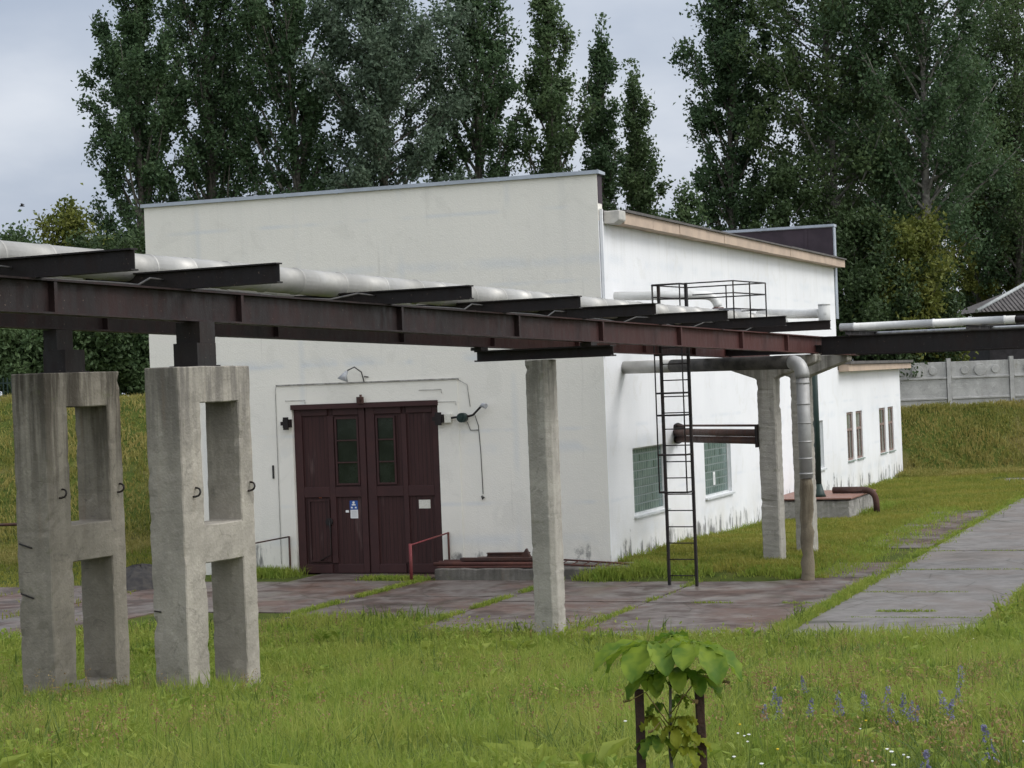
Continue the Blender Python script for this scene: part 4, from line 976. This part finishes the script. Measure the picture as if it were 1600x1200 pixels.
tree_at(1156, 108, -140, 94, 'poplar_tree', 'big poplar right of the sky gap, over the side roof', 'tree', 'poplar', 'poplar', 19, group=PG, f0=.27, dens=1.1)
BG = 'broad trees on the right'
tree_at(1312, 107, -200, 135, 'broadleaf_tree', 'large broad tree over the far end of the workshop roof', 'tree', 'broad', 'aspen', 21, group=BG, f0=.22, bark='bark_pale', dens=.85)
tree_at(1455, 105, -230, 135, 'broadleaf_tree', 'large broad tree with pale trunk above the concrete fence', 'tree', 'broad', 'poplar', 22, group=BG, f0=.24, bark='bark_pale', dens=.8)
tree_at(1600, 131, -120, 110, 'broadleaf_tree', 'large broad tree cut by the right edge of the picture', 'tree', 'broad', 'aspen', 23, group=BG, f0=.22, dens=.9)
tree_at(1385, 116, 90, 110, 'broadleaf_tree', 'broad tree filling the gap between the two large ones on the right', 'tree', 'broad', 'poplar2', 24, group=BG, f0=.2, dens=.55)
tree_at(1535, 133, 60, 110, 'broadleaf_tree', 'broad tree standing back between the pale trunk and the right edge', 'tree', 'broad', 'poplar', 25, group=BG, f0=.2, dens=.55)
SG = 'low trees and bushes behind the workshop'
tree_at(120, 100, 312, 52, 'small_tree', 'small yellowish tree left of the poplars, over the silver pipe', 'tree', 'shrub', 'yellow', 31, dens=1.0)
tree_at(28, 104, 360, 60, 'small_tree', 'low tree top just above the silver pipe at the left edge', 'tree', 'shrub', 'poplar2', 32)
tree_at(1078, 101, 282, 58, 'small_tree', 'small leafy tree rising just behind the peach roof fascia', 'tree', 'shrub', 'poplar2', 33)
for i, (px, d, ty, hw, lf, lb) in enumerate([
    (1235, 103, 250, 85, 'dark', 'dark bushy tree behind the brown rear parapet'),
    (1345, 102, 330, 80, 'dark', 'dark bush right beside the end of the workshop roof'),
    (1425, 102, 345, 85, 'yellow', 'yellow-green young tree above the white branch pipe'),
    (1560, 134, 318, 110, 'yellow', 'yellow-green bushy tree behind the old house roof'),
    (1455, 102, 415, 62, 'dark', 'dark bush just left of the old house'),
    (1370, 101, 430, 70, 'dark', 'dark undergrowth bush behind the concrete fence next to the annex'),
    (1650, 136, 290, 110, 'aspen', 'leafy tree at the right edge above the old house')]):
    tree_at(px, d, ty, hw, 'bushy_tree', lb, 'tree', 'shrub', lf, 40 + i, group=SG, f0=.05, dens=1.25)
for i, (px, d, ty, hw, lf, lb) in enumerate([
    (15, 91, 430, 70, 'dark', 'dark thicket tree at the far left behind the picket fence'),
    (95, 92, 425, 70, 'dark', 'dark thicket tree seen over the left concrete frame'),
    (185, 93, 380, 75, 'dark', 'dark thicket tree at the left edge of the white wall'),
    (50, 88, 512, 60, 'poplar2', 'low green bush on the bank behind the left frame'),
    (135, 88, 515, 60, 'dark', 'low dark bush on the bank between the two frames'),
    (212, 89, 500, 60, 'poplar2', 'low green bush on the bank next to the building edge'),
    (-40, 89, 480, 70, 'dark', 'dark thicket tree cut by the left edge of the picture')]):
    tree_at(px, d, ty, hw, 'thicket_tree', lb, 'tree', 'shrub', lf, 60 + i, group='dark thicket on the left bank', f0=.03, dens=1.4)

# ------------------------------------------------------------------ grasses
def blades(name, P, h, w, seed, m_, bend=.35, kind='stuff'):
    rng = np.random.default_rng(seed); n = len(P)
    az = rng.uniform(0, 2 * np.pi, n); lean = rng.normal(.0, bend, n)
    d = np.stack([np.cos(az), np.sin(az), np.zeros(n)], 1); az2 = rng.uniform(0, np.pi, n)
    sd_ = np.stack([np.cos(az2), np.sin(az2), np.zeros(n)], 1) * (w[:, None] * .5)
    up = np.array([0, 0, 1.0]); hh = h[:, None]; ln = np.abs(lean)[:, None]
    b0 = P - up * .03; m1 = P + up * hh * .55 + d * hh * ln * .35; tp = P + up * hh * (1 - .25 * ln) + d * hh * ln * 1.1
    V = np.stack([b0 - sd_, b0 + sd_, m1 + sd_ * .8, m1 - sd_ * .8, tp], 1).reshape(-1, 3)
    o_ = (np.arange(n) * 5)[:, None]
    fl_ = np.concatenate([o_ + np.array([0, 1, 2, 3]), o_ + np.array([3, 2, 4])], 1).ravel()
    ss = np.tile([4, 3], n)
    me = bpy.data.meshes.new(name); mesh_np(me, V, fl_, ss); me.materials.append(m_)
    ob = bpy.data.objects.new(name, me); COL.objects.link(ob); ob['kind'] = kind; return ob
def bl(x, y):
    q0, q1 = x - FB.o[0], y - FB.o[1]
    return q0 * FB.x[0] + q1 * FB.x[1], q0 * FB.y[0] + q1 * FB.y[1]
def on_paving(x, y, pad=0.0):
    t, s = bl(x, y); r = np.zeros(len(x), bool)
    for a, b_, c in ROWS + ROADROWS: r |= (t > a + pad) & (t < b_ - pad) & (s > c[0] + pad) & (s < c[-1] - pad)
    r |= (t > 4.5) & (t < 18) & (s > 38.4) & (s < 41)
    return r
def in_building(x, y):
    t, s = bl(x, y); return (t > -13.3) & (t < .0) & (s > 0) & (s < 46) | ((t > -4.3) & (t < .98) & (s > -1.6) & (s < .1)) | ((t > 0) & (t < 2.8) & (s > 17.2) & (s < 21.7))
def vnoise(x, y, s, o):
    return .5 + .25 * np.sin(x * s + o) * np.cos(y * s * 1.3 + 2 * o) + .25 * np.sin((x + y) * s * .6 + 3 * o) * np.cos((x - .7 * y) * s * .8 - o)
rng = np.random.default_rng(5)
# tall meadow on the near bank
n = 330000; u_ = rng.random(n); d = (9.0 ** .55 + u_ * (47 ** .55 - 9.0 ** .55)) ** (1 / .55); x = rng.uniform(-1, 1.12, n) * (.272 * d + .9)
ok = ~on_paving(x, d, .12) & ~in_building(x, d)
t_, s_ = bl(x, d); ok &= ~((s_ > -9.5) & (t_ < 7) & (t_ > -14) & (d > 42))
ok &= ~((d > 43.5) & (x < -5)) | (x < -12)
x, d = x[ok], d[ok]
pt = vnoise(x, d, .55, 1.0); pt2 = vnoise(x, d, 1.7, 2.3)
hgt = (.13 + .22 * pt + .24 * pt2) * rng.uniform(.45, 1.35, len(x)) * (1 - .45 * sstep(33, 40, d))
P = np.stack([x, d, terrain(x, d)], 1)
blades('meadow_grass', P, hgt, (.0050 + .00030 * d) * rng.choice([.6, .9, 1.2, 2.0], len(x)), 6, LEAF['meadow'], .55)
n = 120000; d = (9.0 ** .55 + rng.random(n) * (44 ** .55 - 9.0 ** .55)) ** (1 / .55); x = rng.uniform(-1, 1, n) * (.272 * d + .9)
ok = ~on_paving(x, d, .12) & ~in_building(x, d) & (vnoise(x, d, 1.25, 8.0) + .5 * vnoise(x, d, 3.1, 2.0) + rng.normal(0, .10, n) + .3 * sstep(30, 38, d) * -1 > .78); t_, s_ = bl(x, d); ok &= ~((s_ > -9.5) & (t_ < 7) & (t_ > -14) & (d > 42))
x, d = x[ok], d[ok]
blades('dark_sedge', np.stack([x, d, terrain(x, d)], 1), rng.uniform(.15, .52, len(x)), (.006 + .00032 * d) * rng.uniform(.8, 2.2, len(x)), 16, LEAF['sedge'], .7)
# leafy weeds and clover low in the meadow
n = 60000; d = (9.0 ** .6 + rng.random(n) * (42 ** .6 - 9.0 ** .6)) ** (1 / .6); x = rng.uniform(-1, 1, n) * (.272 * d + .9)
ok = ~on_paving(x, d, .1) & (vnoise(x, d, .9, 4.0) + rng.normal(0, .12, n) > .42); x, d = x[ok], d[ok]
P = np.stack([x, d, terrain(x, d) + rng.uniform(.05, .36, len(x))], 1)
V, ff, ss = leaf_cards(P, rng, .03, .09, .1); me = bpy.data.meshes.new('clover'); mesh_np(me, V, ff, ss); me.materials.append(LEAF['weed'])
ob = bpy.data.objects.new('clover', me); COL.objects.link(ob); ob['kind'] = 'stuff'
n = 520; d = (9.5 ** .7 + rng.random(n) * (40 ** .7 - 9.5 ** .7)) ** (1 / .7); x = rng.uniform(-1, 1, n) * (.27 * d)
ok = ~on_paving(x, d, -.1); x, d = x[ok], d[ok]; mbw = MB(); rw = random.Random(12)
for wx_, wy_ in zip(x, d):
    zz = tz(wx_, wy_); hgt_ = rw.uniform(.14, .42)
    for q in range(rw.randint(6, 12)):
        a = rw.uniform(0, 6.28); L = hgt_ * rw.uniform(.5, 1.0); w_ = L * rw.uniform(.12, .22); c, s__ = math.cos(a), math.sin(a); o_ = Vector((wx_, wy_, zz + rw.uniform(0, hgt_ * .6)))
        f = Vector((c, s__, 0)); r_ = Vector((-s__, c, 0)); up = Vector((0, 0, 1))
        p1_ = o_ + f * L * .35 + up * L * .45; p2_ = o_ + f * L * .8 + up * L * .5
        mbw.add([o_, p1_ - r_ * w_, p2_, p1_ + r_ * w_], [(0, 1, 2), (0, 2, 3)])
ob = build_obj('broad_weeds', mbw, LEAF['weed'], recalc=False); ob['kind'] = 'stuff'
# rusty sorrel and pale seed heads
n = 1800; d = (9.5 ** .7 + rng.random(n) * (41 ** .7 - 9.5 ** .7)) ** (1 / .7); x = rng.uniform(-1, 1, n) * (.27 * d)
ok = ~on_paving(x, d, -.1) & (vnoise(x, d, .45, 6.0) + rng.normal(0, .1, n) > .55); x, d = x[ok], d[ok]
PP = []; hs_ = rng.uniform(.36, .66, len(x)) ; z0 = terrain(x, d)
for k in range(26):
    f = rng.uniform(.6, 1.0, len(x)); PP.append(np.stack([x + rng.normal(0, .022, len(x)), d + rng.normal(0, .022, len(x)), z0 + hs_ * f], 1))
V, ff, ss = leaf_cards(np.concatenate(PP), rng, .012, .03, .8); me = bpy.data.meshes.new('dry_seed_heads'); mesh_np(me, V, ff, ss); me.materials.append(LEAF['seed'])
ob = bpy.data.objects.new('dry_seed_heads', me); COL.objects.link(ob); ob['kind'] = 'stuff'
blades('dry_stalks', np.stack([x, d, z0], 1), hs_, np.full(len(x), .006), 8, LEAF['seed'], .1)
# short grass: strip by the wall, left yard, right verge, back lawn
def scatter_bf(n, t0, t1, s0, s1):
    t = rng.uniform(t0, t1, n); s = rng.uniform(s0, s1, n); p = FB.o[None] + t[:, None] * FB.x + s[:, None] * FB.y; return p[:, 0], p[:, 1]
X, Y = [], []
for nn, a in ((42000, (0.1, 5.9, -1.5, 19)), (26000, (0.1, 7.0, 19, 38)), (14000, (10.7, 15, -12, 12)), (9000, (0.1, 14, 38, 43)), (16000, (7, 22, 30, 45))):
    q = scatter_bf(nn, *a); X.append(q[0]); Y.append(q[1])
q = (rng.uniform(-24, -9, 36000), rng.uniform(43, 70, 36000)); X.append(q[0]); Y.append(q[1])
x = np.concatenate(X); y = np.concatenate(Y)
ok = ~in_building(x, y) & (~on_paving(x, y, .10) | ((vnoise(x, y, 1.9, 9.0) > .72) & (rng.random(len(x)) < .3))); x, y = x[ok], y[ok]
hh = (.05 + .13 * vnoise(x, y, .8, 3.0)) * rng.uniform(.6, 1.5, len(x))
blades('short_grass', np.stack([x, y, terrain(x, y)], 1), hh, np.full(len(x), .028) * rng.uniform(.6, 1.4, len(x)), 9, LEAF['lawn'], .6)
# weeds in the slab joints and along the foot of the ledge
X, Y, Hh = [], [], []
def line(n, a, b_, sig, h0, h1, patch=0.0):
    f = rng.random(n); p = np.array(a)[None] * (1 - f[:, None]) + np.array(b_)[None] * f[:, None]
    t = p[:, 0] + rng.normal(0, sig, n); s = p[:, 1] + rng.normal(0, sig, n); w_ = FB.o[None] + t[:, None] * FB.x + s[:, None] * FB.y
    k = vnoise(w_[:, 0], w_[:, 1], 2.3, 5.0 + a[0]) > patch
    X.append(w_[k, 0]); Y.append(w_[k, 1]); Hh.append(rng.uniform(h0, h1, k.sum()))
line(2600, (-4.5, -9.5), (-4.5, -1.8), .06, .05, .16, .3); line(2600, (-.7, -11), (-.7, -1.7), .06, .05, .16, .35); line(1500, (2.9, -12), (2.9, -1.5), .06, .04, .14, .5)
line(6000, (7.06, -12.1), (7.06, -2), .075, .05, .20, .2); line(6000, (7.06, -2), (7.06, 38), .16, .04, .16, .35)
for s in (-9.0, -4.4, .6, 5.6): line(1000, (7.2, s), (10.8, s), .035, .015, .07, .36)
line(500, (8.3, -8.0), (9.4, -8.0), .05, .03, .1); line(700, (3.0, -6.6), (7.0, -6.6), .03, .03, .1, .6); line(5000, (-.2, -1.5), (5.5, -1.2), .22, .06, .22, .3)
line(1600, (-6.2, -1.6), (-4.5, -1.7), .12, .06, .2, .2); line(2200, (-10.6, -.5), (-9.0, -.4), .25, .1, .35); line(1800, (.2, -1.9), (1.4, -1.2), .25, .15, .4); line(6000, (5.6, -1), (5.4, 22), .4, .05, .2, .25)
line(1600, (.2, 0), (.2, 40), .1, .1, .3, .3); line(800, (2.8, 18.3), (3.1, 23.5), .2, .1, .35, .2)
x, y, hh = map(np.concatenate, (X, Y, Hh)); ok = ~in_building(x, y); x, y, hh = x[ok], y[ok], hh[ok]
blades('joint_weeds', np.stack([x, y, terrain(x, y)], 1), hh, np.full(len(x), .022), 10, LEAF['weed'], .7)
# rough grass on the far banks
n = 60000; x = np.concatenate([rng.uniform(-26, -9, n // 2), rng.uniform(14, 34, n // 2)]); y = foot_of(x) + rng.uniform(-.5, 1, n) * np.where(x < 0, 13, 6.0)
hh = (.10 + .25 * vnoise(x, y, .9, 7.0)) * rng.uniform(.5, 1.4, n); ok = ~in_building(x, y)
blades('bank_grass', np.stack([x, y, terrain(x, y)], 1)[ok], hh[ok], np.full(ok.sum(), .05), 11, LEAF['bank'], .8)

# ------------------------------------------------------------------ sapling with stakes
sx, sy = .68, 9.5; sz = tz(sx, sy)
sp = thing('chestnut_sapling', 'young chestnut sapling with big drooping leaves between two stakes', 'sapling', FW, (sx, sy, sz))
top = at(1052, 1000, sy).z
b = MB(); b.tube([(sx, sy, sz - .05), (sx + .01, sy, sz + .3), (sx - .005, sy + .01, sz + .55), (sx + .015, sy, top - .03)], [.011, .010, .008, .006], 8); part('stem', b, M['bark'], sp)
def leaflet(mb, base, dirv, L, Wd, droop, rr):
    d = Vector(dirv).normalized(); up = Vector((0, 0, 1)); side = d.cross(up)
    if side.length < .1: side = Vector((1, 0, 0))
    side.normalize(); N = 9; rows = []
    p = Vector(base); ang = 0
    for i in range(N + 1):
        f = i / N; w = Wd * .5 * (math.sin(math.pi * min(1, f ** 1.35) * .985) ** .8) + .001
        dd = (d * math.cos(ang) + Vector((d.x * 0, d.y * 0, -1)) * math.sin(ang)).normalized(); nn = side.cross(dd).normalized()
        ruf = .0065 * (1 if i % 2 else -1)
        rows.append([p - side * w + nn * (w * .32 + ruf), p - side * w * .5 + nn * (w * .10 - ruf), p - nn * .003, p + side * w * .5 + nn * (w * .10 - ruf), p + side * w + nn * (w * .32 + ruf)])
        p = p + dd * (L / N); ang += droop / N
    vs = [v for r in rows for v in r]; fs = []
    for i in range(N):
        for k in range(4): fs.append((i * 5 + k, i * 5 + k + 1, (i + 1) * 5 + k + 1, (i + 1) * 5 + k))
    mb.add(vs, fs, True)
rr = random.Random(21)
leaves = [(-.085, -.03, top - .005, 225, .33, .75, 6, 1), (.115, -.04, top - .015, 315, .33, .75, 6, 1), (.03, .05, top + .015, 70, .2, .9, 5, .9),
          (-.06, -.03, top - .14, 215, .21, .9, 5, .9), (.11, -.02, top - .16, 330, .21, .9, 5, .9), (.02, -.06, top - .13, 275, .2, .9, 5, .9), (.05, -.03, top - .36, 300, .13, 1.0, 4, .8), (.05, .03, top - .27, 60, .12, 1.2, 4, .75), (-.05, .02, top - .30, 170, .12, 1.2, 4, .75),
          (.02, -.06, top - .40, 265, .14, 1.0, 5, .85), (-.08, .0, top - .36, 190, .13, 1.0, 4, .85), (.09, -.02, top - .44, 340, .14, 1.0, 5, .85), (-.06, -.03, top - .45, 215, .16, 1.1, 5, .85), (.06, -.04, top - .50, 310, .14, 1.1, 5, .85), (-.10, -.03, top - .62, 210, .18, 1.0, 5, 1), (.07, -.05, top - .66, 310, .17, 1.0, 5, 1), (-.01, -.06, top - .70, 265, .17, 1.0, 5, 1)]
for ox, oy, oz, az, L, dr_, nlf, sc in leaves:
    mb = MB(); hub = Vector((sx + ox, sy + oy, oz)); st0 = Vector((sx, sy, max(sz + .05, oz - .07)))
    mb.tube([st0, st0.lerp(hub, .6) + Vector((0, 0, .03)), hub], .0032, 5)
    for k in range(nlf):
        a = math.radians(az + (k - (nlf - 1) / 2) * (300 / nlf) * .82); cen = 1 - .35 * abs((k - (nlf - 1) / 2)) / nlf * 2
        leaflet(mb, hub, (math.cos(a), math.sin(a), rr.uniform(-.35, .25)), L * 1.05 * sc * cen * rr.uniform(.9, 1.08), L * .46 * sc * cen, dr_ * rr.uniform(.8, 1.9), rr)
    part('leaf', mb, LEAF['chestnut_yellow' if oz < top - .3 and rr.random() < .45 else 'chestnut'], sp, recalc=False)
for (ox, oy, oz, az) in ((-.19, -.1, top - .26, 200), (.24, -.1, top - .19, -10), (.10, -.12, top - .27, 300), (-.09, -.12, top - .4, 230)):
    mb = MB(); mb.tube([(sx, sy, sz + (oz - sz) * .82), (sx + ox * .6, sy + oy * .6, oz + .03), (sx + ox, sy + oy, oz)], .003, 4); leaflet(mb, (sx + ox, sy + oy, oz), (math.cos(math.radians(az)), math.sin(math.radians(az)), .1), .035, .022, .6, rr)
    part('withered_leaf_tip', mb, LEAF['seed'], sp, recalc=False)
for px, lean, lb in ((998, 0.0, 'dark square wooden stake left of the sapling'), (1092, .012, 'dark wooden stake right of the sapling, leaning slightly')):
    p = at(px, 1076, sy); b = MB(); w_ = .021
    pts0 = [(-w_, -w_), (w_, -w_ * .9), (w_ * .95, w_), (-w_, w_)]
    zs0, zs1 = tz(p.x, sy) - .15, p.z
    b.hexa([(p.x + lean - w_, sy - w_, zs0), (p.x + lean + w_, sy - w_, zs0), (p.x + lean - w_, sy + w_, zs0), (p.x + lean + w_, sy + w_, zs0), (p.x - w_ * .95, sy - w_, zs1 - .006), (p.x + w_, sy - w_, zs1), (p.x - w_, sy + w_, zs1 + .004), (p.x + w_ * .96, sy + w_, zs1 - .01)])
    solo('wooden_stake', b, M['stake'], lb, 'stake', FW, (p.x, sy, zs0 + .15), 'stakes beside the sapling', bevel=.004, rough=(.003, .05))

# ------------------------------------------------------------------ wild flowers
m_lup = mat_foliage('lupin_petal', (.15, .145, .25), (.25, .24, .355), .3, 30)
m_white = simple('white_petal', (.85, .85, .83), (.75, .75, .72), 20, .6)
m_yel = simple('yellow_petal', (.75, .55, .03), (.7, .45, .02), 20, .6)
def bank_pt(px, py, dz=.0):
    r = ray(px, py); lo = 8.0
    for _ in range(600):
        p = at(px, py, lo)
        if p.z <= tz(p.x, p.y) + dz: break
        lo += .05
    return at(px, py, lo)
lups = [(1208, 1082, .9), (1213, 1100, 1.0), (1256, 1062, .85), (1262, 1098, .8), (1308, 1092, 1.05), (1350, 1088, .9), (1380, 1086, 1.15), (1392, 1108, .9), (1408, 1094, .95), (1420, 1103, .8), (1473, 1090, 1.0), (1480, 1102, .85), (1497, 1082, 1.0), (1500, 1050, 1.2), (1427, 1108, .6), (1545, 1155, 1.0), (1438, 1190, .8), (1192, 1108, .7)]
special = {0: 'purple lupin spike at the left end of the lupin patch', 6: 'largest purple lupin spike in the middle of the patch', 13: 'tallest purple lupin standing up at the right of the patch', 15: 'lone purple lupin near the right edge of the meadow', 16: 'purple lupin cut by the bottom edge of the picture'}
for i, (px, py, sc) in enumerate(lups):
    p = bank_pt(px, py + 8, .44); gzv_ = tz(p.x, p.y); rng2 = np.random.default_rng(300 + i)
    lp = thing('lupin', special.get(i, 'purple lupin spike among the others in the meadow patch'), 'flower', FW, (p.x, p.y, gzv_), 'purple lupins in the meadow')
    hb = p.z - .08 * sc; ht = hb + .17 * sc
    b = MB(); b.tube([(p.x, p.y, gzv_ - .03), (p.x + .01, p.y, hb), (p.x + .015 + .03 * math.sin(i * 2.4), p.y, ht)], [.005, .004, .002], 5)
    rl_ = random.Random(i)
    for q in range(16):
        a = rl_.uniform(0, 6.28); zz = gzv_ + rl_.uniform(.12, .42); r1 = rl_.uniform(.05, .12); cx_, cy_ = p.x + r1 * math.cos(a), p.y + r1 * math.sin(a)
        for e in range(6):
            a2 = a + e * 1.047; c2, s2 = math.cos(a2), math.sin(a2)
            b.add([(cx_, cy_, zz), (cx_ + .03 * c2 - .008 * s2, cy_ + .03 * s2 + .008 * c2, zz + .006), (cx_ + .055 * c2, cy_ + .055 * s2, zz - .012), (cx_ + .03 * c2 + .008 * s2, cy_ + .03 * s2 - .008 * c2, zz + .006)], [(0, 1, 2, 3)])
    part('stem', b, LEAF['weed'], lp)
    nf = 70; f = rng2.random(nf); a = rng2.uniform(0, 6.28, nf); r_ = .040 * sc * (1 - .75 * f) * rng2.uniform(.5, 1.1, nf)
    Pq = np.stack([.012 + .03 * math.sin(i * 2.4) * f + r_ * np.cos(a), r_ * np.sin(a), (hb - gzv_) + f * .17 * sc], 1)
    V, ff, ss = leaf_cards(Pq, rng2, .014, .026); me = bpy.data.meshes.new('flower_spike'); mesh_np(me, V, ff, ss); me.materials.append(m_lup)
    o = bpy.data.objects.new('flower_spike', me); COL.objects.link(o); o.parent = lp
flw = [(1386, 1172, 1), (1393, 1176, 1), (1412, 1181, 1), (1419, 1185, 1), (1363, 1191, 1), (1396, 1197, 1), (1153, 1147, 1), (1163, 1151, 1), (1170, 1149, 1), (1168, 1160, 1), (1147, 1184, 1), (977, 1128, 1), (1344, 1140, 1), (690, 1096, 2), (1353, 1127, 2), (1156, 1133, 2), (1215, 1172, 2), (1521, 998, 1), (1518, 1010, 1), (1600, 1160, 1), (1342, 1190, 2), (1190, 1195, 1)]
for i, (px, py, k) in enumerate(flw):
    p = bank_pt(px, py, .45); gzv_ = tz(p.x, p.y); rng2 = np.random.default_rng(500 + i)
    lb = {1: 'tiny white wild flower in the meadow grass', 2: 'tiny yellow wild flower in the meadow grass'}[k]
    fl = thing('wild_flower', lb, 'flower', FW, (p.x, p.y, gzv_), {1: 'white wild flowers', 2: 'yellow wild flowers'}[k])
    b = MB(); b.tube([(p.x, p.y, gzv_ - .02), (p.x, p.y, p.z)], .003, 4); part('stem', b, LEAF['weed'], fl)
    b = MB(); rad = rng2.uniform(.008, .014) if k == 1 else .010
    for q in range(9):
        a = 2 * math.pi * q / 9; c, s = math.cos(a), math.sin(a)
        b.add([(p.x, p.y, p.z), (p.x + rad * .6 * c - rad * .3 * s, p.y + rad * .6 * s + rad * .3 * c, p.z + .008), (p.x + rad * c, p.y + rad * s, p.z + .004), (p.x + rad * .6 * c + rad * .3 * s, p.y + rad * .6 * s - rad * .3 * c, p.z + .008)], [(0, 1, 2, 3)])
    b.tube([(p.x, p.y, p.z), (p.x, p.y, p.z + .008)], rad * .35, 6)
    part('blossom', b, m_white if k == 1 else m_yel, fl, recalc=False)

# a small bird far off in the sky
bp = at(34, 322, 140); b = MB()
b.tube([bp + Vector((-.16, 0, 0)), bp + Vector((-.05, 0, .02)), bp + Vector((.08, 0, .01)), bp + Vector((.22, 0, -.02))], [.02, .06, .055, .012], 8)
b.add([bp + Vector((-.05, 0, .03)), bp + Vector((.06, 0, .03)), bp + Vector((.12, .25, .16)), bp + Vector((.05, .5, .10)), bp + Vector((-.02, .25, .17))], [(0, 1, 2, 4), (2, 3, 4)])
b.add([bp + Vector((-.05, 0, .03)), bp + Vector((.06, 0, .03)), bp + Vector((.12, -.25, .16)), bp + Vector((.05, -.5, .10)), bp + Vector((-.02, -.25, .17))], [(0, 1, 2, 4), (2, 3, 4)])
solo('bird', b, M['house_wall'], 'tiny dark bird flying low in the left part of the sky', 'bird', FW, bp, recalc=False)
for o in bpy.data.objects:
    if '_b' in o: del o['_b']
